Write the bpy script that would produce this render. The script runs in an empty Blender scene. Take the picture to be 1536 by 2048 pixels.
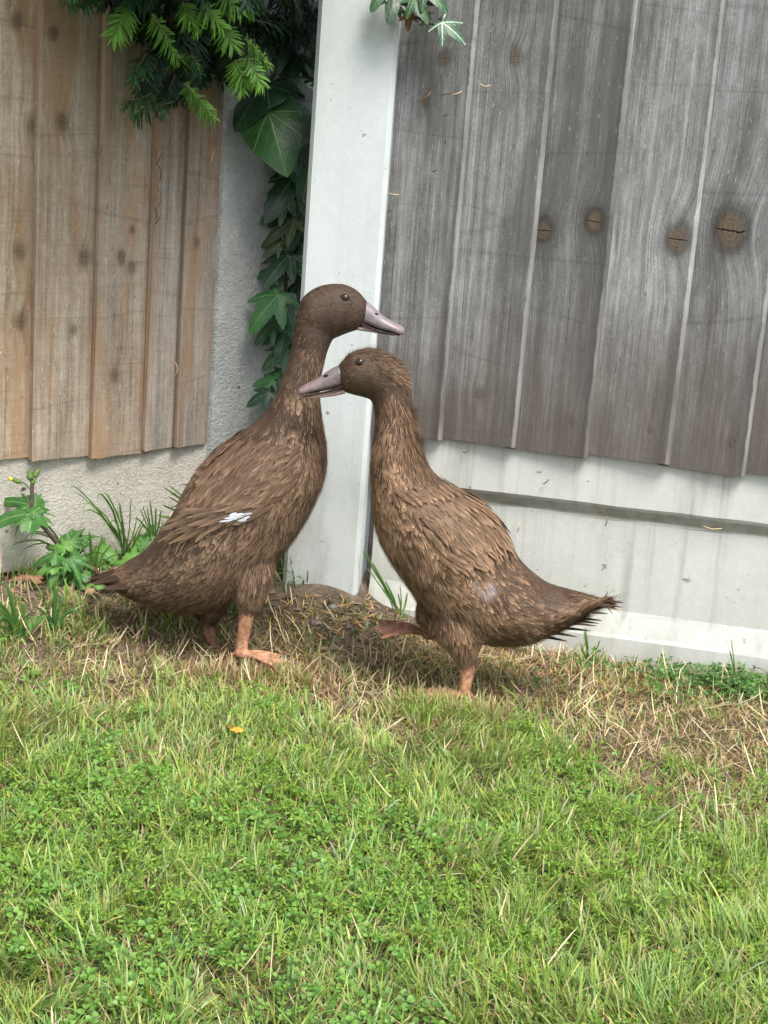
import bpy, bmesh, math, random
import numpy as np
from mathutils import Vector, Matrix
from mathutils.bvhtree import BVHTree
rng = np.random.default_rng(7); random.seed(7)
S = bpy.context.scene; COL = S.collection

# ---------------------------------------------------------------- camera
F = 3070.0; TH = math.radians(13.8); RO = math.radians(4.43); H = 0.8
r0 = np.array([1, 0, 0.]); u0 = np.array([0, math.sin(TH), math.cos(TH)]); DF = np.array([0, math.cos(TH), -math.sin(TH)])
CR = math.cos(RO) * r0 + math.sin(RO) * u0; CU = -math.sin(RO) * r0 + math.cos(RO) * u0
CP = np.array([0, 0, H])
cam = bpy.data.cameras.new('camera'); camo = bpy.data.objects.new('camera', cam); COL.objects.link(camo)
cam.sensor_fit = 'VERTICAL'; cam.sensor_height = 24.0; cam.lens = F / 2048 * 24.0; cam.clip_start = .05; cam.clip_end = 500
camo.matrix_world = Matrix(((CR[0], CU[0], -DF[0], 0), (CR[1], CU[1], -DF[1], 0), (CR[2], CU[2], -DF[2], H), (0, 0, 0, 1)))
S.camera = camo
# ---------------------------------------------------------------- sky, sun, exposure (bright overcast day)
SUN_EL, SUN_AZ = math.radians(58), math.radians(150)     # azimuth from +Y towards +X: behind the camera, to its right
w = bpy.data.worlds.new('World'); S.world = w; w.use_nodes = True
nt = w.node_tree; bg = nt.nodes['Background']
sky = nt.nodes.new('ShaderNodeTexSky'); sky.sky_type = 'NISHITA'; sky.sun_disc = False
sky.sun_elevation = SUN_EL; sky.sun_rotation = SUN_AZ; sky.air_density = 1.0; sky.dust_density = 3.0
hs = nt.nodes.new('ShaderNodeHueSaturation'); hs.inputs['Saturation'].default_value = .42
nt.links.new(sky.outputs[0], hs.inputs['Color']); nt.links.new(hs.outputs[0], bg.inputs['Color'])
bg.inputs['Strength'].default_value = 0.13
sl = bpy.data.lights.new('sun', 'SUN'); sl.energy = 1.9; sl.angle = math.radians(24); sl.color = (1, .95, .87)
so = bpy.data.objects.new('sun', sl); COL.objects.link(so)
sd = Vector((math.sin(SUN_AZ) * math.cos(SUN_EL), math.cos(SUN_AZ) * math.cos(SUN_EL), math.sin(SUN_EL)))
so.rotation_euler = sd.to_track_quat('Z', 'Y').to_euler(); so.location = (2, -3, 5)
S.view_settings.view_transform = 'Standard'; S.view_settings.look = 'None'
S.view_settings.exposure = 1.25; S.view_settings.gamma = 1
S.render.engine = 'CYCLES'; S.cycles.max_bounces = 6; S.cycles.diffuse_bounces = 4

# ---------------------------------------------------------------- pixel (1536x2048 photo) -> place
def ray(x, y): return CR * (x - 768) / F - CU * (y - 1024) / F + DF
def onz(x, y, z=0.): v = ray(x, y); return CP + v * (z - H) / v[2]
def ony(x, y, Y): v = ray(x, y); return CP + v * Y / v[1]
def onpl(x, y, p, n): v = ray(x, y); return CP + v * np.dot(p - CP, n) / np.dot(v, n)

# ---------------------------------------------------------------- helpers
def tag(o, label=None, cat=None, group=None, kind=None):
    if label: o['label'] = label
    if cat: o['category'] = cat
    if group: o['group'] = group
    if kind: o['kind'] = kind
    return o
def empty(name, loc, label=None, cat=None, group=None):
    o = bpy.data.objects.new(name, None); COL.objects.link(o); o.location = loc; o.empty_display_size = .05
    return tag(o, label, cat, group)
def link(name, me, mat=None, parent=None, loc=None):
    o = bpy.data.objects.new(name, me); COL.objects.link(o)
    if mat is not None and not me.materials: me.materials.append(mat)
    if parent is not None: o.parent = parent
    if loc is not None: o.location = loc
    return o
def mesh_np(name, V, loops, counts, cols=None, smooth=True, extra=None):
    """V (n,3); loops flat vertex indices; counts: verts per face"""
    me = bpy.data.meshes.new(name)
    V = np.ascontiguousarray(V, np.float32); loops = np.ascontiguousarray(loops, np.int32).ravel(); counts = np.ascontiguousarray(counts, np.int32)
    me.vertices.add(len(V)); me.vertices.foreach_set('co', V.ravel())
    me.loops.add(len(loops)); me.loops.foreach_set('vertex_index', loops)
    me.polygons.add(len(counts)); st = np.concatenate([[0], np.cumsum(counts)[:-1]]).astype(np.int32)
    me.polygons.foreach_set('loop_start', st)
    me.update(calc_edges=True)
    me.polygons.foreach_set('use_smooth', np.full(len(counts), smooth, bool))
    if cols is not None:
        a = me.color_attributes.new('col', 'FLOAT_COLOR', 'POINT')
        a.data.foreach_set('color', np.concatenate([cols, np.ones((len(cols), 1))], 1).astype(np.float32).ravel())
    if extra is not None:
        for k, arr in extra.items():
            a = me.attributes.new(k, 'FLOAT_VECTOR', 'POINT'); a.data.foreach_set('vector', np.ascontiguousarray(arr, np.float32).ravel())
    me.update(); return me
def mesh_py(name, V, Fc, smooth=False):
    me = bpy.data.meshes.new(name); me.from_pydata([tuple(map(float, v)) for v in V], [], Fc); me.update()
    me.polygons.foreach_set('use_smooth', np.full(len(me.polygons), smooth, bool)); return me
def fixn(me):
    bm = bmesh.new(); bm.from_mesh(me); bmesh.ops.recalc_face_normals(bm, faces=bm.faces); bm.to_mesh(me); bm.free(); return me
def nrm(a): return a / np.maximum(np.linalg.norm(a, axis=-1, keepdims=True), 1e-9)
def sstep(a, b, x): t = np.clip((x - a) / (b - a), 0, 1); return t * t * (3 - 2 * t)
def vnoise(x, y, seed=0):
    """smooth value noise, numpy"""
    xi = np.floor(x).astype(np.int64); yi = np.floor(y).astype(np.int64); fx = x - xi; fy = y - yi
    def h(i, j):
        n = (i * 374761393 + j * 668265263 + seed * 974711) & 0x7fffffff
        n = ((n ^ (n >> 13)) * 1274126177) & 0x7fffffff
        return ((n ^ (n >> 16)) & 0xffff) / 65535.
    fx = fx * fx * (3 - 2 * fx); fy = fy * fy * (3 - 2 * fy)
    return (h(xi, yi) * (1 - fx) + h(xi + 1, yi) * fx) * (1 - fy) + (h(xi, yi + 1) * (1 - fx) + h(xi + 1, yi + 1) * fx) * fy

# ---------------------------------------------------------------- node helpers
class NT:
    def __init__(s, name, rough=.8, spec=.3):
        s.m = bpy.data.materials.new(name); s.m.use_nodes = True; s.t = s.m.node_tree
        s.b = s.t.nodes['Principled BSDF']; s.b.inputs['Roughness'].default_value = rough
        s.b.inputs['Specular IOR Level'].default_value = spec
    def n(s, k, **kw):
        x = s.t.nodes.new(k)
        for a, b in kw.items(): setattr(x, a, b)
        return x
    def l(s, a, b): s.t.links.new(a, b)
    def put(s, sock, v):
        if hasattr(v, 'node') or isinstance(v, bpy.types.NodeSocket): s.l(v, sock)
        else: sock.default_value = v
    def math(s, op, a, b=0., c=None, clamp=False):
        x = s.n('ShaderNodeMath', operation=op); x.use_clamp = clamp
        s.put(x.inputs[0], a); s.put(x.inputs[1], b)
        if c is not None: s.put(x.inputs[2], c)
        return x.outputs[0]
    def obj(s): return s.n('ShaderNodeTexCoord').outputs['Object']
    def sep(s, v):
        x = s.n('ShaderNodeSeparateXYZ'); s.l(v, x.inputs[0]); return x.outputs
    def comb(s, a, b, c):
        x = s.n('ShaderNodeCombineXYZ')
        for i, v in enumerate((a, b, c)): s.put(x.inputs[i], v)
        return x.outputs[0]
    def noise(s, vec, scale=1., detail=4., rough=.55, dist=0.):
        x = s.n('ShaderNodeTexNoise'); s.l(vec, x.inputs['Vector'])
        for k, v in (('Scale', scale), ('Detail', detail), ('Roughness', rough), ('Distortion', dist)): x.inputs[k].default_value = v
        return x.outputs['Fac']
    def voro(s, vec, scale): 
        x = s.n('ShaderNodeTexVoronoi'); s.l(vec, x.inputs['Vector']); x.inputs['Scale'].default_value = scale; return x.outputs['Distance']
    def scale(s, vec, sc, off=(0, 0, 0)):
        x = s.n('ShaderNodeMapping'); s.l(vec, x.inputs[0]); x.inputs['Scale'].default_value = sc; x.inputs['Location'].default_value = off; return x.outputs[0]
    def ramp(s, f, stops):
        x = s.n('ShaderNodeValToRGB'); s.l(f, x.inputs[0]); e = x.color_ramp.elements
        while len(e) < len(stops): e.new(.5)
        for i, (p, c) in enumerate(stops): e[i].position = p; e[i].color = (*c, 1) if len(c) == 3 else c
        return x.outputs[0]
    def gr(s, f, a, b, lo=0., hi=1.):
        x = s.n('ShaderNodeMapRange'); s.put(x.inputs[0], f)
        for i, v in enumerate((a, b, lo, hi)): x.inputs[i + 1].default_value = v
        return x.outputs[0]
    def mix(s, f, a, b, mode='MIX'):
        x = s.n('ShaderNodeMix', data_type='RGBA', blend_type=mode); s.put(x.inputs[0], f)
        for i, v in ((6, a), (7, b)): s.put(x.inputs[i], (*v, 1) if isinstance(v, tuple) and len(v) == 3 else v)
        return x.outputs[2]
    def bump(s, h, st=.3, d=.002):
        x = s.n('ShaderNodeBump'); s.l(h, x.inputs['Height']); x.inputs['Strength'].default_value = st; x.inputs['Distance'].default_value = d
        s.l(x.outputs[0], s.b.inputs['Normal'])
    def color(s, c): s.put(s.b.inputs['Base Color'], c if not isinstance(c, tuple) else (*c, 1)); return s
    def attr(s, name):
        x = s.n('ShaderNodeAttribute'); x.attribute_name = name; return x

def wood(name, stops, patch, knots, seed, saw=0., stain=None, streak=.5, tint=1., arris=0., edge=None, edge_w=0.):
    k = NT(name, .85, .18); P = k.obj(); x, y, z = k.sep(P)
    warp = k.noise(k.scale(P, (7, 7, 1.1), (seed * 3.7, 0, seed * 1.3)), 1, 2, .5)
    phi = k.math('ADD', x, k.math('MULTIPLY', k.math('SUBTRACT', warp, .5), .013))
    core = halo = None
    for (ku, kv, kr) in knots:
        du = k.math('SUBTRACT', x, ku); dv = k.math('SUBTRACT', z, kv)
        q = k.math('ADD', k.math('MULTIPLY', du, du), k.math('MULTIPLY', k.math('MULTIPLY', dv, dv), .55))
        g = k.math('EXPONENT', k.math('MULTIPLY', q, -1 / (2 * (kr * 1.7) ** 2)))
        phi = k.math('ADD', phi, k.math('MULTIPLY', g, kr * 1.2))
        d = k.math('DIVIDE', k.math('SQRT', q), kr)
        wob = k.noise(k.scale(P, (60, 60, 60)), 1, 2)
        d = k.math('ADD', d, k.math('MULTIPLY', k.math('SUBTRACT', wob, .5), .6))
        c = k.gr(d, .6, 1.15, 1 if kr > .011 else .7, 0); h_ = k.gr(d, .9, 2.3, 1 if kr > .011 else .6, 0)
        ring = k.math('ADD', k.math('MULTIPLY', k.math('SINE', k.math('MULTIPLY', d, 21)), .5), .5)
        crack = k.gr(k.math('ABSOLUTE', k.math('ADD', dv, k.math('MULTIPLY', k.math('SUBTRACT', wob, .5), kr * .5))), kr * .03, kr * .09, 1, 0)
        crack = k.math('MULTIPLY', crack, k.gr(d, .75, 1.1, 1 if kr > .011 else .35, 0))
        crack = k.math('MAXIMUM', crack, k.gr(k.math('ABSOLUTE', k.math('SUBTRACT', d, 1.02)), .0, .5, .38 if kr > .011 else .15, 0))
        t = (c, ring, crack)
        core = t if core is None else tuple(k.math('MAXIMUM', a, k.math('MULTIPLY', b, c) if i == 1 else b) for i, (a, b) in enumerate(zip(core, t)))
        halo = h_ if halo is None else k.math('MAXIMUM', halo, h_)
    fine = k.noise(k.comb(k.math('MULTIPLY', phi, 420), seed * 5.1, k.math('MULTIPLY', z, 7)), 1, 3, .6)
    med = k.noise(k.comb(k.math('MULTIPLY', phi, 95), seed * 2.3, k.math('MULTIPLY', z, 1.6)), 1, 3, .6)
    coarse = k.noise(k.scale(P, (11, 11, 3.2), (seed * 1.9, 0, seed)), 1, 3, .55)
    f = k.math('ADD', k.math('ADD', k.math('MULTIPLY', fine, .40 * streak * 2), k.math('MULTIPLY', med, .50)), k.math('MULTIPLY', coarse, .36))
    grit = k.noise(k.scale(P, (700, 700, 260), (seed, 0, 0)), 1, 3, .7); mott = k.noise(k.scale(P, (60, 60, 26), (seed, 0, seed)), 1, 4, .65)
    f = k.math('ADD', f, k.math('ADD', k.math('MULTIPLY', k.math('SUBTRACT', grit, .5), .42), k.math('MULTIPLY', k.math('SUBTRACT', mott, .5), .34)))
    f = k.gr(f, .40, .86)
    c = k.ramp(f, stops)
    pm = k.gr(k.noise(k.scale(P, (14, 14, 2.6), (0, seed * 2.2, seed * 4.1)), 1, 4, .65), .50, .62)
    c = k.mix(k.math('MULTIPLY', pm, .7), c, patch)
    fl = k.gr(k.noise(k.comb(k.math('MULTIPLY', phi, 600), seed, k.math('MULTIPLY', z, 22)), 1, 2), .70, .80)
    c = k.mix(k.math('MULTIPLY', fl, .4), c, tuple(min(1, v * 1.25) for v in stops[-1][1]))
    # scattered lighter flakes, cross scratches, checks and specks
    fk = k.gr(k.noise(k.scale(P, (330, 330, 90), (0, 0, seed * 2)), 1, 2), .66, .74); c = k.mix(k.math('MULTIPLY', fk, .45), c, tuple(min(1, v * 1.35) for v in stops[-1][1]))
    sc_ = k.gr(k.math('ABSOLUTE', k.math('SUBTRACT', k.noise(k.comb(k.math('MULTIPLY', x, .7), seed * 3, k.math('MULTIPLY', z, 4.5)), 1, 1), .5)), .0, .006, 1, 0); c = k.mix(k.math('MULTIPLY', sc_, .24), c, tuple(v * .6 for v in stops[0][1]))
    sp = k.gr(k.noise(k.scale(P, (160, 160, 60), (seed, 0, 0)), 1, 2), .70, .76)
    c = k.mix(k.math('MULTIPLY', sp, .55), c, (.035, .03, .026))
    if saw:
        sw = k.noise(k.comb(k.math('MULTIPLY', x, 9), seed, k.math('MULTIPLY', z, 330)), 1, 2)
        c = k.mix(k.math('MULTIPLY', k.gr(sw, .5, .75), saw), c, tuple(v * .55 for v in stops[0][1]))
    if core:
        c = k.mix(k.math('MULTIPLY', halo, .42), c, tuple(v * .55 for v in stops[0][1]))
        kc = k.mix(k.math('ADD', k.math('MULTIPLY', core[1], .4), k.math('MULTIPLY', mott, .7)), (.035, .024, .017), (.155, .108, .066))
        c = k.mix(k.math('MULTIPLY', core[0], .8), c, kc)
        c = k.mix(core[2], c, (.008, .006, .005))
    if stain:
        wv = k.noise(k.scale(P, (26, 26, 3), (seed, 0, 0)), 1, 3)
        hgt = k.math('ADD', z, k.math('MULTIPLY', k.math('SUBTRACT', wv, .5), .42))
        c = k.mix(k.math('MULTIPLY', k.gr(hgt, .02, .26, 1, 0), .72), c, stain)
    if tint != 1.: c = k.mix(1., c, (tint, tint, tint), 'MULTIPLY')
    if edge:
        el = k.math('ADD', x, k.math('MULTIPLY', k.math('SUBTRACT', k.noise(k.scale(P, (30, 30, 5), (0, 0, seed)), 1, 3), .5), .03)); c = k.mix(k.math('MULTIPLY', k.gr(el, .002, .014, 1, 0), k.gr(k.noise(k.scale(P, (6, 6, 2.5), (seed, 0, 0)), 1, 3), .35, .65, .1, .65)), c, edge)
        er = k.math('SUBTRACT', el, edge_w); c = k.mix(k.math('MULTIPLY', k.gr(er, -.022, -.004, 0, 1), k.gr(k.noise(k.scale(P, (6, 6, 3), (0, seed, 0)), 1, 3), .4, .7, .0, .6)), c, tuple(v * .75 for v in edge))
    if arris:
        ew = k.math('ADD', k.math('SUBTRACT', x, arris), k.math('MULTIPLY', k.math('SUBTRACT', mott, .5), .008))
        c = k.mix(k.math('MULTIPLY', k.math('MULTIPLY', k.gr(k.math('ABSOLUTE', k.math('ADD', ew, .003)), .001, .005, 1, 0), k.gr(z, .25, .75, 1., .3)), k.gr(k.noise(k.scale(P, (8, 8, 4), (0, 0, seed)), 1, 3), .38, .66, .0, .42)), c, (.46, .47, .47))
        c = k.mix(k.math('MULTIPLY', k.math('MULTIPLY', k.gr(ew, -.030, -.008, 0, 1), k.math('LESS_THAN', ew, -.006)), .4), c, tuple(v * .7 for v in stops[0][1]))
    k.color(c)
    hh = k.math('ADD', k.math('ADD', fine, k.math('MULTIPLY', grit, .5)), k.math('MULTIPLY', med, .6))
    if saw: hh = k.math('ADD', hh, k.math('MULTIPLY', sw, .5))
    if core: hh = k.math('SUBTRACT', hh, k.math('MULTIPLY', core[2], 2.))
    k.bump(hh, .55, .0012)
    return k.m

def concrete(name, a, b, speck, rough_amt, fleck=None, streaks=0., algae=None, bumpd=.0006, bands=(35, 260)):
    k = NT(name, .8, .25); P = k.obj()
    n1 = k.noise(k.scale(P, (1, 1, 1)), 7, 4); n2 = k.noise(P, bands[0] * 2, 4, .6); n3 = k.noise(P, bands[1], 3, .6)
    f = k.math('ADD', k.math('ADD', k.math('MULTIPLY', n1, .5), k.math('MULTIPLY', n2, .3)), k.math('MULTIPLY', n3, .3))
    c = k.ramp(f, [(.36, a), (.72, b)])
    if streaks:
        st = k.noise(k.scale(P, (30, 30, 1.3)), 1, 3, .6); st2 = k.noise(k.scale(P, (110, 110, 5)), 1, 2)
        c = k.mix(k.math('MULTIPLY', k.math('MULTIPLY', k.gr(st, .50, .66), k.gr(st2, .3, .6)), streaks), c, (.30, .30, .27))
    if algae:
        al = k.noise(k.scale(P, (12, 12, 4), (3, 3, 3)), 1, 4); x, y, z = k.sep(P)
        lowz = k.gr(z, algae[1], algae[2], 1, 0)
        c = k.mix(k.math('MULTIPLY', k.math('MULTIPLY', k.gr(al, .38, .66), lowz), .8), c, algae[0])
    sp = k.gr(k.noise(P, 210, 2), .69, .75); sp2 = k.gr(k.noise(k.scale(P, (40, 40, 60)), 1, 2), .70, .76)
    c = k.mix(k.math('MULTIPLY', sp, speck), c, (.09, .085, .075)); c = k.mix(k.math('MULTIPLY', sp2, speck), c, (.07, .065, .055))
    if fleck: c = k.mix(k.gr(k.voro(P, 190), .14, .05), c, fleck)
    k.color(c)
    hh = k.math('ADD', n3, k.math('MULTIPLY', n2, 1.4))
    if fleck: hh = k.math('ADD', k.math('MULTIPLY', k.gr(k.voro(P, 150), .0, .6, 1., 0.), .35), k.math('ADD', k.math('MULTIPLY', n2, .7), k.math('MULTIPLY', k.gr(k.voro(P, 380), 0, .6, 1, 0), .5)))
    k.bump(hh, rough_amt, bumpd)
    return k.m

def colmat(name, rough=.6, spec=.3, trans=0., sheen=0., vary=None):
    k = NT(name, rough, spec); c = k.attr('col').outputs['Color']
    if vary: c = k.mix(1., c, k.ramp(k.noise(k.obj(), vary, 3), [(.3, (.72, .72, .72)), (.7, (1.2, 1.2, 1.2))]), 'MULTIPLY')
    k.color(c)
    if sheen: k.b.inputs['Sheen Weight'].default_value = sheen
    if trans:
        tr = k.n('ShaderNodeBsdfTranslucent'); k.l(k.mix(1., c, (1.25, 1.3, .8), 'MULTIPLY'), tr.inputs[0])
        ms = k.n('ShaderNodeMixShader'); ms.inputs[0].default_value = trans
        k.l(k.b.outputs[0], ms.inputs[1]); k.l(tr.outputs[0], ms.inputs[2]); k.l(ms.outputs[0], k.t.nodes['Material Output'].inputs[0])
    return k.m
def plain(name, c, rough=.6, spec=.3, var=0., vs=60):
    k = NT(name, rough, spec)
    if var: k.color(k.ramp(k.noise(k.obj(), vs, 4), [(.3, tuple(v * (1 - var) for v in c)), (.7, tuple(min(1, v * (1 + var)) for v in c))]))
    else: k.color(c)
    return k.m

# ================================================================ layout of the corner
AL = math.radians(40); tL = np.array([math.cos(AL), math.sin(AL), 0]); nL = np.array([math.sin(AL), -math.cos(AL), 0])
AR = math.radians(11); tR = np.array([math.cos(AR), -math.sin(AR), 0]); nR = np.array([-math.sin(AR), -math.cos(AR), 0])
PL = onz(0, 1155, .07); PL[2] = 0.; PR = np.array([.425, 2.366, 0.]); UZ = np.array([0, 0, 1.])
PB = onpl(715, 1165, PR + nR * .03, nR)                 # foot of the white post at its right arris
def ground(x, y):
    x = np.asarray(x, float); y = np.asarray(y, float)
    dl = (x - PL[0]) * nL[0] + (y - PL[1]) * nL[1]; sl_ = (x - PL[0]) * tL[0] + (y - PL[1]) * tL[1]
    m = .078 * sstep(.34, .02, dl) * sstep(.16, -.04, x)
    m = m + .045 * np.exp(-((sl_ - .33) / .13) ** 2 - ((dl - .05) / .06) ** 2)       # heaped soil against the left board
    m = m - .020 * np.exp(-((sl_ - .05) / .05) ** 2 - ((dl - .0) / .04) ** 2)        # scraped hollow under the board
    m = m + .062 * np.exp(-((x + .06) / .13) ** 2 - ((y - 2.47) / .15) ** 2)
    near = sstep(3., 1.2, np.hypot(x, y - 2))
    return m + near * ((vnoise(x * 9, y * 9, 1) - .5) * .012 + (vnoise(x * 31, y * 31, 2) - .5) * .007)

# ---- ground sheet
def build_ground():
    ax = np.concatenate([np.linspace(-60, -3, 14), np.linspace(-2.6, -1.1, 14), np.linspace(-1, 1.1, 170), np.linspace(1.2, 2.6, 14), np.linspace(3, 60, 14)])
    ay = np.concatenate([np.linspace(-60, -1, 14), np.linspace(-.6, .9, 14), np.linspace(1, 2.95, 160), np.linspace(3.2, 5, 8), np.linspace(6, 60, 10)])
    X, Y = np.meshgrid(ax, ay, indexing='ij'); Z = ground(X, Y)
    nx, ny = X.shape; V = np.stack([X, Y, Z], -1).reshape(-1, 3)
    i, j = np.meshgrid(np.arange(nx - 1), np.arange(ny - 1), indexing='ij'); a = (i * ny + j).ravel()
    q = np.stack([a, a + ny, a + ny + 1, a + 1], 1)
    k = NT('soil', .95, .1); P = k.obj()
    n1 = k.noise(P, 14, 5, .6); n2 = k.noise(P, 90, 4, .65); n3 = k.noise(P, 420, 3, .6)
    c = k.ramp(k.math('ADD', k.math('MULTIPLY', n1, .5), k.math('MULTIPLY', n2, .5)), [(.33, (.05, .037, .027)), (.5, (.125, .098, .073)), (.68, (.22, .18, .14))])
    c = k.mix(k.math('MULTIPLY', k.gr(n3, .55, .75), .5), c, (.26, .23, .19))
    x, y, z = k.sep(P)
    lawn = k.math('MULTIPLY', k.gr(k.math('ADD', y, k.math('MULTIPLY', n1, .3)), 2.05, 1.75), 1.)
    far = k.gr(k.math('ABSOLUTE', x), 1.3, 1.8)
    c = k.mix(k.math('MULTIPLY', lawn, .65), c, (.05, .085, .022))
    k.color(c); k.bump(k.math('ADD', k.math('ADD', n2, n1), k.math('MULTIPLY', n3, .5)), .8, .006)
    tag(link('ground', mesh_np('ground', V, q, np.full(len(q), 4)), k.m), kind='structure')
build_ground()

# ---- extruded / boarded pieces
def frame_mat(o, t, n, org):                       # local x along t, y away from viewer, z up
    o.matrix_world = Matrix(((t[0], -n[0], 0, org[0]), (t[1], -n[1], 0, org[1]), (t[2], -n[2], 1, org[2]), (0, 0, 0, 1)))
def prism(profile, z0, z1, cuts=1, wob=0., seed=0):
    """profile: (x,y) polygon in plan, extruded in z"""
    r = np.random.default_rng(seed); n = len(profile); V = []; Fc = []
    for c in range(cuts + 1):
        z = z0 + (z1 - z0) * c / cuts
        for (x, y) in profile:
            V.append((x + (r.normal() * wob if wob else 0), y + (r.normal() * wob * .5 if wob else 0), z + (r.normal() * wob * 1.2 if c == 0 else 0)))
    for c in range(cuts):
        for i in range(n):
            j = (i + 1) % n; Fc.append((c * n + i, c * n + j, (c + 1) * n + j, (c + 1) * n + i))
    Fc.append(tuple(reversed(range(n)))); Fc.append(tuple(cuts * n + i for i in range(n)))
    return fixn(mesh_py('prism', V, Fc))

OV = .018                                            # how far the boards stand proud of the gravel board
FB_R = onpl(1200, 917, PR + nR * OV, nR)[2]; FB_L = onpl(200, 911, PL + nL * OV, nL)[2]
TOP = 1.83
def s_on(px, py, p, n, t): return float(np.dot(onpl(px, py, p, n) - p, t))
# right panel: grey weathered boards, thick arris on the right of each
GREY = [(0., (.058, .057, .056)), (.35, (.124, .124, .124)), (.65, (.196, .198, .200)), (1., (.31, .315, .32))]
GPATCH = (.092, .088, .084)
pR = empty('fence_panel', PR + tR * .4 + UZ * FB_R, 'weathered grey feather-edge fence panel above the smooth recessed gravel board', 'fence panel')
seamsR = [s_on(x, y, PR + nR * OV, nR, tR) for x, y in ((748, 862), (883, 878), (1030, 894), (1175, 913), (1337, 934), (1490, 951), (1640, 970))]
while seamsR[-1] < 1.5: seamsR.append(seamsR[-1] + .122 + .006 * random.random())
def loc_uv(px, py, s0): 
    p = onpl(px, py, PR + nR * OV, nR); return float(np.dot(p - PR, tR)) - s0, float(p[2] - FB_R)
KN = {0: [(886, 117, 11), (893, 822, 10), (850, 205, 7)], 1: [(1030, 115, 13), (955, 790, 8)], 2: [(1085, 458, 17), (1188, 440, 17), (1143, 840, 6)], 3: [(1355, 483, 22), (1300, 865, 5)],
      4: [(1462, 458, 30), (1464, 885, 6)], 5: [(1560, 300, 18)]}
prev = None
for i, (a, b) in enumerate(zip(seamsR[:-1], seamsR[1:])):
    kn = [(*loc_uv(x, y, a), r * .00076) for x, y, r in KN.get(i, [(a * 0 + 700, 0, 0)][:0])]
    if i == 3: stops = [(p, tuple(v * 1.22 for v in c)) for p, c in GREY]
    elif i == 2: stops = [(p, tuple(v * .84 for v in c)) for p, c in GREY]
    else: stops = [(p, tuple(v * (1 + .08 * math.sin(i * 2.1)) for v in c)) for p, c in GREY]
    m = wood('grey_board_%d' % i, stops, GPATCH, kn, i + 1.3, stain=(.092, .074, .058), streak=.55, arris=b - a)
    L = b - a; th = .014
    # plan profile: thin edge at the left tucked behind the neighbour's thick edge, rounded thick arris at the right
    prof = [(-.016, .012), (-.016, .0165), (L, .0165), (L + .0005, .004), (L - .002, .0008), (L - .006, -.0012), (L - .011, -.001), (L * .5, .0045)]
    me = prism(prof, 0, TOP - FB_R, 3, .0006, i)
    o = link('board', me, m, pR); o.parent = pR
    org = PR + nR * (OV + .001 * math.sin(i * 3)) + tR * a + UZ * (FB_R + .003 * math.sin(i * 2.7))
    frame_mat(o, tR, nR, org); o.matrix_parent_inverse = Matrix.Translation(-pR.location)
# thin pale worn arris at each seam is the board's own rounded edge; rails behind
def box_me(sx, sy, sz): 
    me = bpy.data.meshes.new('box'); bm = bmesh.new(); bmesh.ops.create_cube(bm, size=1)
    for v in bm.verts: v.co = Vector((v.co.x * sx, v.co.y * sy, v.co.z * sz))
    bmesh.ops.bevel(bm, geom=bm.edges[:], offset=min(sx, sy, sz) * .08, segments=1, affect='EDGES'); bm.to_mesh(me); bm.free(); return me
MRAIL = wood('rail_wood', GREY, GPATCH, [], 40.)
for z in (.55, 1.2, 1.7):
    o = link('rail', box_me(1.6, .04, .06), MRAIL, pR); frame_mat(o, tR, nR, PR + tR * .72 - nR * .02 + UZ * z); o.matrix_parent_inverse = Matrix.Translation(-pR.location)

# left panel: browner, newer boards, thick arris on the left of each
BROWN = [(0., (.165, .118, .080)), (.35, (.335, .262, .190)), (.65, (.46, .382, .292)), (1., (.59, .515, .415))]
BPATCH = (.33, .205, .110)
pL = empty('fence_panel', PL + tL * .2 + UZ * FB_L, 'warm brown rough-sawn fence panel beside the pebbly concrete post', 'fence panel')
seamsL = [s_on(x, y, PL + nL * OV, nL, tL) for x, y in ((62, 926), (183, 913), (288, 906), (350, 902), (420, 896))]
while seamsL[0] > -1.5: seamsL.insert(0, seamsL[0] - .118 - .008 * random.random())
nb = len(seamsL) - 1
def loc_uvL(px, py, s0):
    p = onpl(px, py, PL + nL * OV, nL); return float(np.dot(p - PL, tL)) - s0, float(p[2] - FB_L)
KL = {nb - 4: [(175, 515, 11), (106, 66, 9), (125, 245, 11), (150, 660, 7)], nb - 3: [(245, 510, 9), (268, 530, 8), (268, 455, 6), (230, 745, 10)], nb - 5: [(45, 510, 11), (45, 650, 12), (70, 260, 10), (38, 45, 11)], nb - 1: [(395, 490, 6)]}
for i, (a, b) in enumerate(zip(seamsL[:-1], seamsL[1:])):
    kn = [(*loc_uvL(x, y, a), r * .00085) for x, y, r in KL.get(i, [])]
    j = nb - i
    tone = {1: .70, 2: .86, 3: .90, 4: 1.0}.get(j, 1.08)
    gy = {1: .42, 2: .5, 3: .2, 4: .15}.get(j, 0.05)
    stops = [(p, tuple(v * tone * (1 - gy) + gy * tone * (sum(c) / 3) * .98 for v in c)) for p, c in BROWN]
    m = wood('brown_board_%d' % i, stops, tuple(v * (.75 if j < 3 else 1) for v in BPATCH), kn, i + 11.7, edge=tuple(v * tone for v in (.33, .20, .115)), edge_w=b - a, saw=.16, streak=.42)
    L = b - a
    prof = [(L + (.016 if j > 1 else .0), .012), (L + (.016 if j > 1 else .0), .0165), (0, .0165), (-.0005, .004), (.0005, -.0005), (.004, -.0022), (.012, -.0015), (L * .5, .0045)]
    me = prism(prof, 0, TOP - FB_L, 3, .0007, i + 50)
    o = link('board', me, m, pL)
    frame_mat(o, tL, nL, PL + nL * (OV + .0012 * math.sin(i * 2)) + tL * a + UZ * (FB_L + .004 * math.sin(i * 1.7))); o.matrix_parent_inverse = Matrix.Translation(-pL.location)
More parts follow.
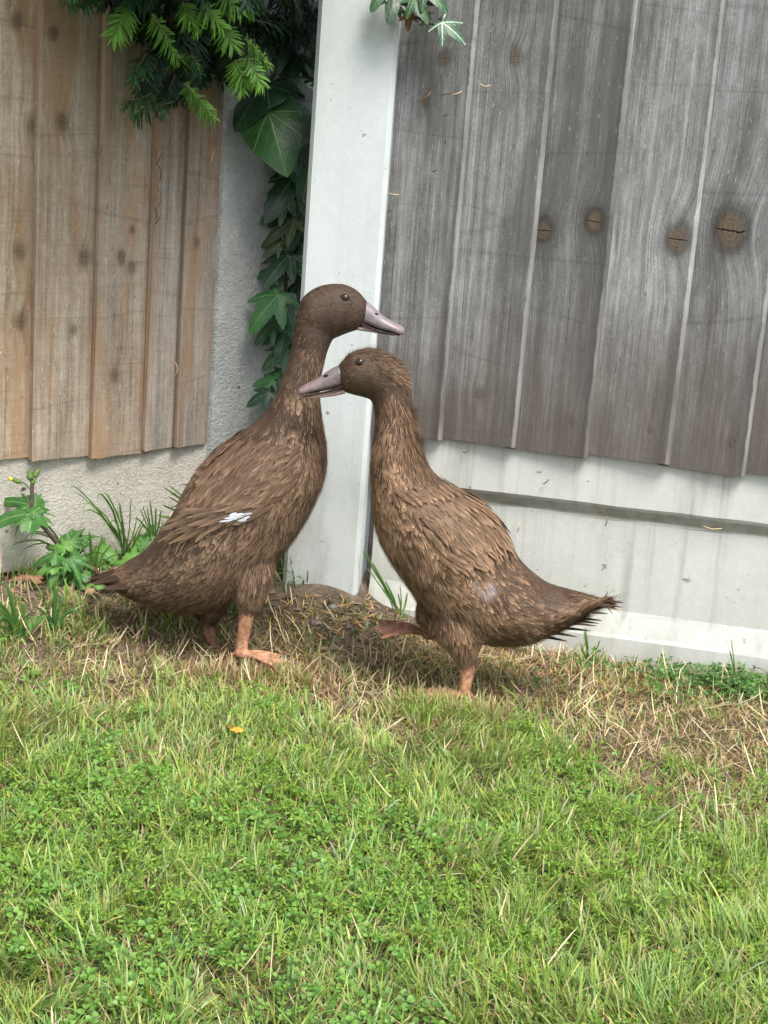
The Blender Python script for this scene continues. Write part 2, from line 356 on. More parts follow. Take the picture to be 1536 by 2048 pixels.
for z in (.55, 1.2, 1.7):
    o = link('rail', box_me(1.7, .04, .06), MRAIL, pL); frame_mat(o, tL, nL, PL + tL * (seamsL[-1] - .86) - nL * .02 + UZ * z); o.matrix_parent_inverse = Matrix.Translation(-pL.location)

# gravel boards
MWHITE = concrete('smooth_concrete', (.43, .445, .425), (.55, .56, .535), .6, .25, streaks=.7, algae=((.33, .34, .29), .0, .14))
MPOST = concrete('post_concrete', (.45, .495, .505), (.57, .61, .62), .8, .3, streaks=.2, algae=((.20, .19, .155), .04, .36))
MROUGH = concrete('pebbly_concrete', (.32, .30, .26), (.63, .60, .535), 1., .5, fleck=(.62, .61, .58), streaks=.25, bumpd=.0045, bands=(48, 230), algae=((.24, .22, .17), .06, .13))
MROUGHP = concrete('pebbly_post', (.20, .208, .20), (.42, .435, .42), 1., .6, fleck=(.6, .61, .6), bumpd=.0045, bands=(48, 230))
def zr(px, py): return float(onpl(px, py, PR, nR)[2])
def groove(mat, z0, z1):
    """green-grey dirt that has settled in the groove"""
    t = mat.node_tree; k = NT.__new__(NT); k.m = mat; k.t = t; k.b = t.nodes['Principled BSDF']; src = k.b.inputs['Base Color'].links[0].from_socket; P = k.obj(); x, y, z = k.sep(P)
    w_ = k.math('ADD', z, k.math('MULTIPLY', k.math('SUBTRACT', k.noise(P, 22, 3), .5), .006)); m = k.math('MULTIPLY', k.gr(w_, z1 - .001, z1 + .004, 0, 1), k.gr(w_, z0 - .003, z0 + .002, 1, 0))
    k.color(k.mix(k.math('MULTIPLY', m, k.gr(k.noise(P, 40, 3), .2, .6, .55, .95)), src, (.20, .20, .165)))
zg = [zr(1300, 1025), zr(1300, 1049), zr(1300, 1242), zr(1300, 1279)]
groove(MWHITE, zg[0], zg[1])
# vertical profile of the recessed board (depth away from viewer, z)
prof = [(.0, -.08), (.0, zg[3] - .006), (.003, zg[3]), (.012, zg[2]), (.0135, zg[2] + .006), (.0135, zg[1] - .004), (.0125, zg[1]), (.003, zg[0]), (0, zg[0] + .004), (0, FB_R + .012), (.004, FB_R + .016), (.046, FB_R + .016), (.046, -.08)]
def extrude_x(prof, x0, x1, n=24, wob=0, seed=0):
    r = np.random.default_rng(seed); V = []; Fc = []; k = len(prof)
    for i in range(n + 1):
        x = x0 + (x1 - x0) * i / n
        for (d, z) in prof: V.append((x, d + r.normal() * wob, z + r.normal() * wob))
    for i in range(n):
        for j in range(k): Fc.append((i * k + j, i * k + (j + 1) % k, (i + 1) * k + (j + 1) % k, (i + 1) * k + j))
    Fc.append(tuple(range(k))); Fc.append(tuple(reversed([n * k + j for j in range(k)])))
    return fixn(mesh_py('extr', V, Fc))
s_post = float(np.dot(PB - PR, tR))
o = link('gravel_board', extrude_x(prof, s_post + .012, 1.52, 40, .0004, 3), MWHITE); frame_mat(o, tR, nR, PR)
tag(o, 'smooth pale concrete gravel board with a long recessed panel under grey boards', 'gravel board')
zb = .074
prof = [(0, zb + .004), (0, FB_L + .01), (.004, FB_L + .014), (.045, FB_L + .014), (.045, zb), (.004, zb)]
o = link('gravel_board', extrude_x(prof, -1.5, seamsL[-1] + .03, 60, .0008, 4), MROUGH); frame_mat(o, tL, nL, PL)
tag(o, 'short pebbly cream concrete gravel board under the brown boards', 'gravel board')

# posts
def post(name, mat, t, n, org, width, depth, z0, z1, ch, label, wob=0.):
    p = [(0, ch), (ch, 0), (width - ch, 0), (width, ch), (width, depth), (0, depth)]
    me = prism(p, z0, z1, 6, wob, 9); o = link(name, me, mat); frame_mat(o, t, n, org); return tag(o, label, 'post', 'concrete fence posts')
tP = np.array([math.cos(math.radians(6)), -math.sin(math.radians(6)), 0]); nP = np.array([tP[1], -tP[0], 0])
pw = float(np.dot(onpl(770, 500, PB, nP) - onpl(611, 500, PB, nP), tP))
op = PB - tP * pw; op[2] = 0
post('concrete_post', MPOST, tP, nP, op, pw, .11, -.1, TOP + .05, .007, 'tall smooth white concrete post behind the two ducks')
sw_ = seamsL[-1] + .004
o = post('concrete_post', MROUGHP, tL, nL, PL + tL * sw_ + nL * .006, .215, .1, 0., TOP + .03, .006, 'rough pebbly grey concrete post half covered by ivy', .0008); o.location.z = 0
# posts and next bays outside the frame
post('concrete_post', MPOST, tR, nR, PR + tR * 1.525 + nR * .03, .11, .1, -.1, TOP + .05, .007, 'smooth concrete post at the far right end of the grey panel')
post('concrete_post', MROUGHP, tL, nL, PL - tL * 1.62 + nL * .03, .11, .1, -.1, TOP + .05, .006, 'pebbly concrete post at the outer end of the brown panel')
# PART2
# ================================================================ ducks
def catmull(P, n):
    P = np.asarray(P, float); k = len(P); t = np.linspace(0, k - 1, n); i = np.clip(t.astype(int), 0, k - 2); u = (t - i)[:, None]
    g = lambda j: P[np.clip(j, 0, k - 1)]
    p0, p1, p2, p3 = g(i - 1), g(i), g(i + 1), g(i + 2)
    return .5 * (2 * p1 + (p2 - p0) * u + (2 * p0 - 5 * p1 + 4 * p2 - p3) * u ** 2 + (3 * p1 - p0 - 3 * p2 + p3) * u ** 3)
def loft(A, B, Wd, nseg=28, ydir=np.array([0, 1., 0]), cap=True):
    """rings through top points A and bottom points B with half widths Wd along ydir"""
    n = len(A); th = np.linspace(0, 2 * np.pi, nseg, endpoint=False)
    C = (A + B) / 2; E1 = (A - B) / 2
    V = C[:, None] + E1[:, None] * np.cos(th)[None, :, None] + (ydir * Wd[:, None])[:, None] * np.sin(th)[None, :, None]
    V = V.reshape(-1, 3); Fc = []
    for i in range(n - 1):
        for j in range(nseg): Fc.append((i * nseg + j, i * nseg + (j + 1) % nseg, (i + 1) * nseg + (j + 1) % nseg, (i + 1) * nseg + j))
    if cap: Fc.append(tuple(range(nseg))); Fc.append(tuple(reversed([(n - 1) * nseg + j for j in range(nseg)])))
    return V, Fc
def tube(P, R, nseg=12):
    P = np.asarray(P, float); T = nrm(np.gradient(P, axis=0)); up = np.array([0, 1., 0.01])
    X = nrm(np.cross(T, up)); Y = nrm(np.cross(T, X)); th = np.linspace(0, 2 * np.pi, nseg, endpoint=False)
    V = (P[:, None] + np.asarray(R, float)[:, None, None] * (X[:, None] * np.cos(th)[None, :, None] + Y[:, None] * np.sin(th)[None, :, None])).reshape(-1, 3)
    n = len(P); Fc = [(i * nseg + j, i * nseg + (j + 1) % nseg, (i + 1) * nseg + (j + 1) % nseg, (i + 1) * nseg + j) for i in range(n - 1) for j in range(nseg)]
    Fc.append(tuple(range(nseg))); Fc.append(tuple(reversed([(n - 1) * nseg + j for j in range(nseg)]))); return V, Fc
def joinm(parts):
    V = []; Fc = []; o = 0
    for v, f in parts:
        V.append(np.asarray(v)); Fc += [tuple(i + o for i in q) for q in f]; o += len(v)
    return np.concatenate(V), Fc
def remesh(V, Fc, vox, smooth=6, fac=.5):
    me = fixn(mesh_py('tmp', V, Fc)); o = bpy.data.objects.new('tmp', me); COL.objects.link(o)
    m = o.modifiers.new('r', 'REMESH'); m.mode = 'VOXEL'; m.voxel_size = vox; m.use_smooth_shade = True
    if smooth: s = o.modifiers.new('s', 'SMOOTH'); s.iterations = smooth; s.factor = fac
    dg = bpy.context.evaluated_depsgraph_get(); me2 = bpy.data.meshes.new_from_object(o.evaluated_get(dg), depsgraph=dg)
    bpy.data.objects.remove(o); return me2
def ribbons(P, N, T, L, Wd, lift, curl, c0, c1, seg=3):
    """thin tapered strands lying along T over a surface with normal N"""
    n = len(P); Sd = nrm(np.cross(N, T)); V = np.zeros((n, 2 * seg + 1, 3)); C = np.zeros((n, 2 * seg + 1, 3))
    for k in range(seg + 1):
        u = k / seg; h = L[:, None] * (lift[:, None] * u + curl[:, None] * u * u)
        q = P + T * (L * u)[:, None] * np.sqrt(np.maximum(.2, 1 - (lift[:, None]) ** 2)) + N * h
        c = c0 * (1 - u) + c1 * u
        if k < seg:
            ww = (Wd * (1 - u * .75) * .5)[:, None]; V[:, 2 * k] = q - Sd * ww; V[:, 2 * k + 1] = q + Sd * ww; C[:, 2 * k] = c; C[:, 2 * k + 1] = c
        else: V[:, 2 * seg] = q; C[:, 2 * seg] = c
    nv = 2 * seg + 1; b = (np.arange(n) * nv)[:, None]
    q = np.concatenate([b + np.array([[2 * k, 2 * k + 1, 2 * k + 3, 2 * k + 2]]) for k in range(seg - 1)], 0)
    t = b + np.array([[2 * seg - 2, 2 * seg - 1, 2 * seg]])
    return V.reshape(-1, 3), C.reshape(-1, 3), q, t
def feather_cards(P, N, T, L, Wd, lift, cc, ce, dome=.18, seg=5):
    n = len(P); Sd = nrm(np.cross(N, T)); prof = np.array([.45, .85, 1., .95, .72, .18][:seg + 1]) if seg == 5 else np.linspace(.5, .2, seg + 1)
    V = np.zeros((n, seg + 1, 3, 3)); C = np.zeros_like(V)
    for k in range(seg + 1):
        u = k / seg; q = P + T * (L * u)[:, None] + N * (L * (lift * u - .12 * u * u))[:, None]; ww = (Wd * .5 * prof[k])[:, None]
        V[:, k, 0] = q - Sd * ww - N * (Wd * dome)[:, None] * prof[k]; V[:, k, 1] = q; V[:, k, 2] = q + Sd * ww - N * (Wd * dome)[:, None] * prof[k]
        e = sstep(.55, 1., u); C[:, k, 1] = cc * (1 - e) + ce * e
        C[:, k, 0] = ce * (.35 + .65 * e) + cc * (.65 - .65 * e); C[:, k, 2] = C[:, k, 0]
    nv = (seg + 1) * 3; b = (np.arange(n) * nv)[:, None]; q = []
    for k in range(seg):
        for s in range(2):
            a = k * 3 + s; q.append(b + np.array([[a, a + 1, a + 4, a + 3]]))
    return V.reshape(-1, 3), C.reshape(-1, 3), np.concatenate(q, 0)

MPLUM = colmat('plumage', .6, .2)
MHAIR = colmat('down', .65, .15)
MBODY = colmat('duck_skin_body', .6, .3, vary=140)
_k = NT.__new__(NT); _k.m = MBODY; _k.t = MBODY.node_tree; _k.b = _k.t.nodes['Principled BSDF']; _k.bump(_k.noise(_k.obj(), 480, 3), .6, .002)
def bill_mat(name, a, b, tip):
    k = NT(name, .38, .4); P = k.obj(); at = k.attr('col').outputs['Color']
    n = k.noise(P, 170, 3); c = k.mix(1., at, k.ramp(n, [(.3, (.75, .75, .78)), (.7, (1.15, 1.12, 1.12))]), 'MULTIPLY'); k.color(c)
    k.bump(k.noise(P, 500, 2), .12, .0006); return k.m
MBILL = bill_mat('bill_horn', 0, 0, 0)
MEYE = plain('eye_dark', (.022, .014, .010), .16, .5); MLID = plain('eye_rim', (.05, .036, .03), .5, .3)
MNOS = plain('nostril_dark', (.015, .011, .012), .7, .1); MMOUTH = plain('mouth_dark', (.03, .015, .015), .6, .2)

def surf_color(reg, rnd, kind, golden):
    pass

def make_duck(D):
    Y0 = D['Y']; toW = lambda p, y=None: ony(p[0], p[1], Y0 if y is None else y)
    face = D['face']; root_p = np.array([*D['root'][:2], 0.]); root_p[2] = float(ground(root_p[0], root_p[1]))
    root = empty('duck', root_p, D['label'], 'duck', 'two brown ducks at the fence corner')
    A = np.array([toW(a) for a, b, w_ in D['body']]); B = np.array([toW(b) for a, b, w_ in D['body']]); Wd = np.array([w_ for a, b, w_ in D['body']])
    n = 90; A = catmull(A, n); B = catmull(B, n); Wd = np.maximum(catmull(Wd[:, None], n)[:, 0], .002)
    E_ = A - B; ln_ = np.linalg.norm(E_, axis=1, keepdims=True); ins = .0045 * sstep(.05, .10, ln_); A = A - E_ / ln_ * ins; B = B + E_ / ln_ * ins
    HA = np.array([toW(a) for a, b, w_ in D['head']]); HB = np.array([toW(b) for a, b, w_ in D['head']]); HW = np.array([w_ for a, b, w_ in D['head']])
    HA = catmull(HA, 36); HB = catmull(HB, 36); HW = np.maximum(catmull(HW[:, None], 36)[:, 0], .002)
    parts = [loft(A, B, Wd), loft(HA, HB, HW)]
    C = (A + B) / 2; HC = (HA + HB) / 2
    legsegs = []
    for lg in D['legs']:
        y = Y0 + lg['dy']
        tp = np.array([toW(p, Y0 + lg['dy'] * (.35, .8, 1, 1)[i_]) for i_, p in enumerate(lg['thigh'])]); parts.append(tube(catmull(tp, 14), catmull(np.array(lg['thigh_r'])[:, None], 14)[:, 0], 18))
        sp = np.array([p if len(p) == 3 else toW(p, y) for p in lg['shank']]); parts.append(tube(catmull(sp, 14), catmull(np.array(lg['shank_r'])[:, None], 14)[:, 0], 12))
        ank = sp[-1]; legsegs.append(sp)
        fd = np.array(lg['fdir'], float); fd /= np.linalg.norm(fd); fu = np.array(lg.get('fup', (0, 0, 1.)), float); fs = np.cross(fu, fd); fu = np.cross(fd, fs)
        tips = []
        sprd = lg.get('spread', 24)
        for ang, ln in ((-sprd, .066), (0, .074), (sprd, .066)):
            a = math.radians(ang); dirv = fd * math.cos(a) + fs * math.sin(a); k = lg.get('fs', 1.)
            pts = np.array([ank, ank + dirv * ln * .35 * k + fu * .006, ank + dirv * ln * .7 * k + fu * .003, ank + dirv * ln * k - fu * .001])
            parts.append(tube(catmull(pts, 10), np.linspace(.0055, .0028, 10), 8)); tips.append(pts); legsegs.append(pts)
        # web between the toes
        for a, b in ((0, 1), (1, 2)):
            t1, t2 = tips[a], tips[b]; mid = (t1[3] + t2[3]) / 2 * .86 + ank * .14
            top = np.array([ank, t1[1], t1[2], t1[3] * .97 + ank * .03, mid, t2[3] * .97 + ank * .03, t2[2], t2[1]]); m8 = len(top)
            V = np.concatenate([top + fu * .0016, top - fu * .0016]); f = [tuple(range(m8)), tuple(reversed(range(m8, 2 * m8)))] + [(i, (i + 1) % m8, (i + 1) % m8 + m8, i + m8) for i in range(m8)]
            parts.append((V, f))
        hp = np.array([ank, ank - fd * .012 + fu * .002, ank - fd * .02 - fu * .004]); parts.append(tube(hp, [.005, .0035, .002], 8)); legsegs.append(hp)
    V, Fc = joinm(parts)
    me = remesh(V, Fc, .0026, 5, .5)
    nv = len(me.vertices); co = np.zeros(nv * 3, np.float32); me.vertices.foreach_get('co', co); co = co.reshape(-1, 3).astype(float)
    nn = np.zeros(nv * 3, np.float32); me.vertices.foreach_get('normal', nn); nn = nn.reshape(-1, 3).astype(float)
    LS = np.concatenate([catmull(s, 20) for s in legsegs]); dl = np.sqrt(((co[:, None] - LS[None]) ** 2).sum(-1).min(1)); skin = (dl < .0125)
    # spine frame for each vertex
    SC = np.concatenate([C, HC]); SA = np.concatenate([A, HA]); ST = nrm(np.concatenate([np.gradient(C, axis=0), np.gradient(HC, axis=0)]))
    SR = np.linalg.norm(np.concatenate([(A - B) / 2, (HA - HB) / 2]), axis=1)
    sval = np.concatenate([np.linspace(0, .8, n), np.linspace(.86, 1, 36)])
    def spine(p):
        d2 = ((p[:, None, ::2] - SC[None, :, ::2]) ** 2).sum(-1) / (SR[None] ** 2 + 2e-4); i = d2.argmin(1)
        e = nrm(SA[i] - SC[i]); q = ((p - SC[i]) * e).sum(1) / np.maximum(SR[i], .004)
        return i, sval[i], np.clip(q, -1.2, 1.2)
    iv, sv, qv = spine(co)
    base = np.array(D['dark'])[None] * (.8 + .3 * vnoise(co[:, 0] * 60, co[:, 2] * 60, 5)[:, None])
    skc = np.array(D['skin'])[None] * (.75 + .5 * vnoise(co[:, 0] * 150, co[:, 2] * 150, 6)[:, None])
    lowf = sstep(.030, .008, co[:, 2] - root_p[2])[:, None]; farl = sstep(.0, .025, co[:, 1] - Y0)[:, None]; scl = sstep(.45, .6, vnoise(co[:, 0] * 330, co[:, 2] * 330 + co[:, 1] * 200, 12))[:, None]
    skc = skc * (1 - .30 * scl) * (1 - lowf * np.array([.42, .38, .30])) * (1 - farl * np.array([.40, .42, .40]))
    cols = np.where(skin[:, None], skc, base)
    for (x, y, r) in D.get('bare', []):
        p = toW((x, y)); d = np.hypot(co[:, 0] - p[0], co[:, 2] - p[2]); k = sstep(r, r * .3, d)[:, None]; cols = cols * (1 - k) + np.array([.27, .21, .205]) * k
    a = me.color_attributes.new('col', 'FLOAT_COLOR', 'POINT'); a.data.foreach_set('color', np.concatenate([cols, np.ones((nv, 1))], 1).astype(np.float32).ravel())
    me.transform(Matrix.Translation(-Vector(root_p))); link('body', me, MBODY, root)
    co_w = co
    polys = [tuple(p.vertices) for p in me.polygons]; bvh = BVHTree.FromPolygons([tuple(c) for c in co_w], polys)
    def hit(px, py):
        v = ray(px, py); v = v / np.linalg.norm(v); h = bvh.ray_cast(Vector(CP), Vector(v))
        return (None, None) if h[0] is None else (np.array(h[0]), np.array(h[1]))
    # ---------------- sample the surface
    tri = np.array([t for p in polys for t in ([p[:3]] if len(p) == 3 else [p[:3], (p[0], p[2], p[3])])])
    va, vb, vc = co[tri[:, 0]], co[tri[:, 1]], co[tri[:, 2]]; ar = np.linalg.norm(np.cross(vb - va, vc - va), axis=1); ok = ~(skin[tri].any(1)); ar = ar * ok
    def sample(n_):
        t = rng.choice(len(tri), n_, p=ar / ar.sum()); r1 = np.sqrt(rng.random(n_)); r2 = rng.random(n_)
        w0, w1, w2 = (1 - r1)[:, None], (r1 * (1 - r2))[:, None], (r1 * r2)[:, None]
        P = va[t] * w0 + vb[t] * w1 + vc[t] * w2; N = nrm(nn[tri[t, 0]] * w0 + nn[tri[t, 1]] * w1 + nn[tri[t, 2]] * w2); return P, N
    thigh_c = [np.array([toW(p, Y0 + lg['dy']) for p in lg['thigh']]) for lg in D['legs']]
    def flow(P, N):
        i, s, q = spine(P); T = -ST[i]
        T = T + np.array([0, 0, -1.]) * (.35 * sstep(.2, -.8, q) * sstep(.65, .3, s))[:, None]
        for tc in thigh_c:
            d = np.sqrt(((P[:, None] - catmull(tc, 12)[None]) ** 2).sum(-1).min(1)); k = sstep(.05, .02, d)[:, None]; T = T * (1 - .8 * k) + np.array([0, 0, -1.]) * k * .8
        sw = (vnoise(P[:, 0] * 42, P[:, 2] * 42, 8) - .5)[:, None] * nrm(np.cross(N, T)) * D.get('swirl', .9)
        T = T + sw * sstep(.9, .7, s)[:, None]
        T = T - N * (T * N).sum(1, keepdims=True); return nrm(T), i, s, q
    dk, md, tn = np.array(D['dark']), np.array(D['mid']), np.array(D['tan'])
    def region_cols(P, s, q, r):
        """feather centre and edge colours by place on the bird"""
        n_ = len(P); head = sstep(.60, .74, s) if not D.get('pale_chest') else sstep(.64, .76, s)
        chest = np.maximum(sstep(.30, .45, s) * sstep(.55, -.05, q), .75 * sstep(.16, .30, s) * sstep(.5, .0, q)) * (1 - head); back = sstep(-.05, .5, q) * (1 - head); rump = sstep(.30, .12, s)
        v = (.75 + .5 * r)[:, None]
        cc = md[None] * .50 + dk[None] * .50
        cc = cc * (1 - head[:, None]) + dk * 1.05 * head[:, None]
        cc = cc * (1 - .35 * rump[:, None]) 
        ce = md[None] * .35 + tn[None] * .65
        ce = ce * (1 - chest[:, None]) + tn * chest[:, None]
        ce = ce * (1 - .5 * back[:, None]) + (md * .9) * .5 * back[:, None]
        ce = ce * (1 - head[:, None]) + (dk * 2.5) * head[:, None]
        ce = ce * (1 - .38 * rump[:, None])
        return cc * v, ce * (.95 + .45 * rng.random(n_))[:, None]
    def notbare(P):
        k = np.ones(len(P), bool)
        for (x, y, r) in D.get('bare', []):
            p = toW((x, y)); k &= (np.hypot(P[:, 0] - p[0], P[:, 2] - p[2]) > r * (.45 + .4 * rng.random(len(P)))) | (P[:, 1] > Y0)
        return k
    # contour feathers
    P, N = sample(D['nfeather']); k = notbare(P); P, N = P[k], N[k]; T, i, s, q = flow(P, N); keep = s < .77; P, N, T, s, q = P[keep], N[keep], T[keep], s[keep], q[keep]
    r = rng.random(len(P)); cc, ce = region_cols(P, s, q, r)
    L = (.012 + .011 * r) * np.where(s > .55, .6, 1.) * np.where(s < .12, 1.2, 1); Wd = L * (.30 + .16 * rng.random(len(P)))
    fv, fc, fq = feather_cards(P - N * .001, N, T, L, Wd, .10 + .12 * rng.random(len(P)), cc, ce)
    me = mesh_np('plumage', fv - root_p, fq, np.full(len(fq), 4), fc); tag(link('plumage', me, MPLUM, root), kind='stuff')
    # down and fine barbs
    P, N = sample(D['nhair']); k = notbare(P) | (rng.random(len(P)) < .45); P, N = P[k], N[k]; T, i, s, q = flow(P, N); r = rng.random(len(P)); cc, ce = region_cols(P, s, q, r)
    hd = sstep(.70, .8, s); fl = sstep(.75, .3, s) * sstep(.3, -.5, q)
    T = nrm(T + rng.normal(0, .16, T.shape) * (1 - .4 * hd)[:, None]); T = nrm(T - N * (T * N).sum(1, keepdims=True) * .8)
    L = (.011 + .009 * rng.random(len(P))) * (1 - .38 * hd) * (1 + .5 * fl); Wd = .0005 + .0006 * rng.random(len(P))
    lift = .07 + .17 * rng.random(len(P)) + .12 * fl
    fz = D.get('fuzz', 0) * sstep(.45, .6, s) * sstep(.0, .6, q) * sstep(.99, .93, s); lift = lift + fz * .8 * rng.random(len(P)); L = L * (1 + .7 * fz * rng.random(len(P)))
    fr = np.where(hd > .5, 330., 265.); stv = vnoise(P[:, 0] * fr + P[:, 1] * fr * .7, P[:, 2] * fr - P[:, 1] * fr * .6, 9) * .75 + rng.random(len(P)) * .25; k_ = sstep(.42, .62, stv)[:, None]
    hk = hd[:, None]; c1 = ce * (1.02 + .2 * hk) * k_ + cc * (.85 - .3 * hk) * (1 - k_); c0 = cc * .8 * (1 - .4 * k_) + ce * .4 * k_
    ped = toW(D['eye']); far_eye = np.hypot(P[:, 0] - ped[0], P[:, 2] - ped[2]); L = np.where((far_eye < .013) & (s > .8), L * .25, L); P = np.where(((far_eye < .0085) & (s > .8))[:, None], P - N * .006, P)
    tl_ = sstep(.13, .03, s) * D.get('ragged', .3); L = L * (1 + .9 * tl_ * rng.random(len(P))); lift = lift + tl_ * .14 * rng.random(len(P)); c1 = c1 * (1 - .55 * tl_[:, None]); c0 = c0 * (1 - .5 * tl_[:, None])
    c1 = c1 * (1 - .35 * fz[:, None]) + tn * .8 * .35 * fz[:, None]
    hv, hc, hq, ht = ribbons(P - N * .0008, N, T, L, Wd, lift, -.12 * np.ones(len(P)), c0, c1, 2)
    me = mesh_np('down', hv - root_p, np.concatenate([hq.ravel(), ht.ravel()]), np.concatenate([np.full(len(hq), 4), np.full(len(ht), 3)]), hc); tag(link('down', me, MHAIR, root), kind='stuff')
    # ---------------- wings: rows of overlapping feathers laid over the flank
    for side in (-1, 1):
        WV = []; WC = []; WQ = []; WS = []; o_ = 0; lastw = None
        wing = None
        for (p0, p1, nf, ln, wd, ang0, ang1, lft, shade) in D['wing']:
            a0, a1 = np.array(p0, float), np.array(p1, float)
            nf = int(nf * 3.2)
            for j in range(nf):
                u = (j + .5) / nf + rng.normal() * .25 / nf; px = a0 * (1 - u) + a1 * u + rng.normal(0, 4.5, 2); P_, N_ = hit(*px)
                if P_ is None: continue
                an = math.radians(ang0 * (1 - u) + ang1 * u + rng.normal() * 8); dpx = np.array([math.cos(an), -math.sin(an)])
                T_ = (CR * dpx[0] - CU * dpx[1]); T_ = T_ - N_ * np.dot(T_, N_); T_ = T_ / np.linalg.norm(T_)
                lift_ = lft * .6 * (.8 + .4 * rng.random()); rr = rng.random(); edge = (md * .45 + tn * .55) * (.70 + .55 * rr) * shade; cen = (dk * .45 + md * .55) * (.6 + .7 * rng.random()) * shade
                pos = P_ + N_ * (.003 + .0008 * rng.random())
                if side > 0: pos = pos * [1, -1, 1] + [0, 2 * Y0, 0]; N_ = N_ * [1, -1, 1]; T_ = T_ * [1, -1, 1]
                L_ = ln * (.85 + .3 * rng.random()); vv, c_, qq = feather_cards(pos[None], N_[None], T_[None], np.array([L_]), np.array([wd * .45 * (.7 + .6 * rng.random())]), np.array([lift_]), cen[None], edge[None], .10)
                WV.append(vv); WC.append(c_); WQ.append(qq + o_); o_ += len(vv)
                for _ in range(2):
                    WS.append((pos + T_ * L_ * rng.uniform(0, .7) + N_ * .0012 + np.cross(N_, T_) * rng.normal() * wd * .25, N_, T_ + np.cross(N_, T_) * rng.normal() * .16, cen * rng.uniform(.6, 1.1), edge * rng.uniform(.7, 1.35)))
        me = mesh_np('wing', np.concatenate(WV) - root_p, np.concatenate(WQ), np.full(sum(map(len, WQ)), 4), np.concatenate(WC)); wing = link('wing', me, MPLUM, root)
        wp_, wn_, wt_, wc0, wc1 = [np.array(z_) for z_ in zip(*WS)]; nw = len(wp_); wt_ = nrm(wt_)
        hv, hc, hq, ht = ribbons(wp_, wn_, wt_, rng.uniform(.010, .022, nw), rng.uniform(.0006, .0012, nw), rng.uniform(.03, .14, nw), -.1 * np.ones(nw), wc0, wc1, 2)
        tag(link('wing_down', mesh_np('wing_down', hv - root_p, np.concatenate([hq.ravel(), ht.ravel()]), np.concatenate([np.full(len(hq), 4), np.full(len(ht), 3)]), hc), MHAIR, wing), kind='stuff')
        if D.get('speculum'):
            sv_ = []; sc_ = []; sq_ = []; o2 = 0
            for (x, y, an, L_, w_) in D['speculum']:
                P_, N_ = hit(x, y); an = math.radians(an); T_ = CR * math.cos(an) + CU * math.sin(an); T_ = T_ - N_ * np.dot(T_, N_); T_ /= np.linalg.norm(T_); pos = P_ + N_ * .0095
                if side > 0: pos = pos * [1, -1, 1] + [0, 2 * Y0, 0]; N_ = N_ * [1, -1, 1]; T_ = T_ * [1, -1, 1]
                cw = np.array([.62, .66, .74]) * (.55 + .6 * rng.random()); vv, c_, qq = feather_cards(pos[None], N_[None], T_[None], np.array([L_]), np.array([w_]), np.array([.02]), cw[None], cw[None] * .93, .02)
                sv_.append(vv); sc_.append(c_); sq_.append(qq + o2); o2 += len(vv)
            me = mesh_np('speculum', np.concatenate(sv_) - root_p, np.concatenate(sq_), np.full(sum(map(len, sq_)), 4), np.concatenate(sc_)); sp_ = link('speculum', me, MPLUM, wing); sp_['label'] = 'white flash of small wing feathers'
    # ---------------- tail quills
    for (x0, y0, x1, y1, dy0, dy1, wd) in D['tail']:
        x1, y1 = x1 + (x1 - x0) * .12, y1 + (y1 - y0) * .12; wd = wd * .75
        p = toW((x0, y0), Y0 + dy0); q_ = toW((x1, y1), Y0 + dy1); T_ = q_ - p; L_ = np.linalg.norm(T_); T_ /= L_; N_ = nrm(np.cross(T_, np.array([0, 1., .0]))); N_ = N_ * np.sign(N_[2]) + np.array([0, -.5, 0]); N_ = N_ - T_ * np.dot(N_, T_); N_ /= np.linalg.norm(N_)
        vv, c_, qq = feather_cards(p[None], N_[None], T_[None], np.array([L_]), np.array([wd]), np.array([.03]), (dk * [.50, .46, .42])[None], (dk * [.85, .8, .75])[None], .06)
        link('tail_feather', mesh_np('tail_feather', vv - root_p, qq, np.full(len(qq), 4), c_), MPLUM, root)
    # ---------------- bill
    def bill(name, rows, cA, cB, parent, close=True):
        a = np.array([toW(r_[0]) for r_ in rows]); b = np.array([toW(r_[1]) for r_ in rows]); w_ = np.array([r_[2] for r_ in rows]); m_ = 24
        a, b, w_ = catmull(a, m_), catmull(b, m_), np.maximum(catmull(w_[:, None], m_)[:, 0], .0008)
        th = np.linspace(0, 2 * np.pi, 24, endpoint=False); ct, st_ = np.cos(th), np.sin(th)
        Cc = (a + b) / 2; E = (a - b) / 2
        yy = np.sign(st_) * np.abs(st_) ** .75; zz = np.sign(ct) * np.abs(ct) ** 1.15
        vz = np.where(ct < 0, -1., 1.)
        zz = np.where(ct < 0, -np.abs(ct) ** .6, zz)
        V = (Cc[:, None] + E[:, None] * zz[None, :, None] + np.array([0, 1., 0]) * (w_[:, None] * yy[None])[..., None]).reshape(-1, 3)
        f = [(i_ * 24 + j, i_ * 24 + (j + 1) % 24, (i_ + 1) * 24 + (j + 1) % 24, (i_ + 1) * 24 + j) for i_ in range(m_ - 1) for j in range(24)] + [tuple(range(24)), tuple(reversed([(m_ - 1) * 24 + j for j in range(24)]))]
        me_ = fixn(mesh_py(name, V - root_p, f, True)); u = np.repeat(np.linspace(0, 1, m_), 24)[:, None]; rim = np.tile(sstep(-.35, -.8, ct), m_)[:, None]
        c_ = np.array(cA) * (1 - u) + np.array(cB) * u; c_ = c_ * (1 - .35 * rim) + np.array([.22, .13, .11]) * .35 * rim
        at_ = me_.color_attributes.new('col', 'FLOAT_COLOR', 'POINT'); at_.data.foreach_set('color', np.concatenate([c_, np.ones((len(c_), 1))], 1).astype(np.float32).ravel())
        return link(name, me_, MBILL, parent)
    ub = bill('upper_bill', D['ubill'], *D['billc'], root); bill('lower_bill', D['lbill'], D['billc2'][0], D['billc2'][1], root)
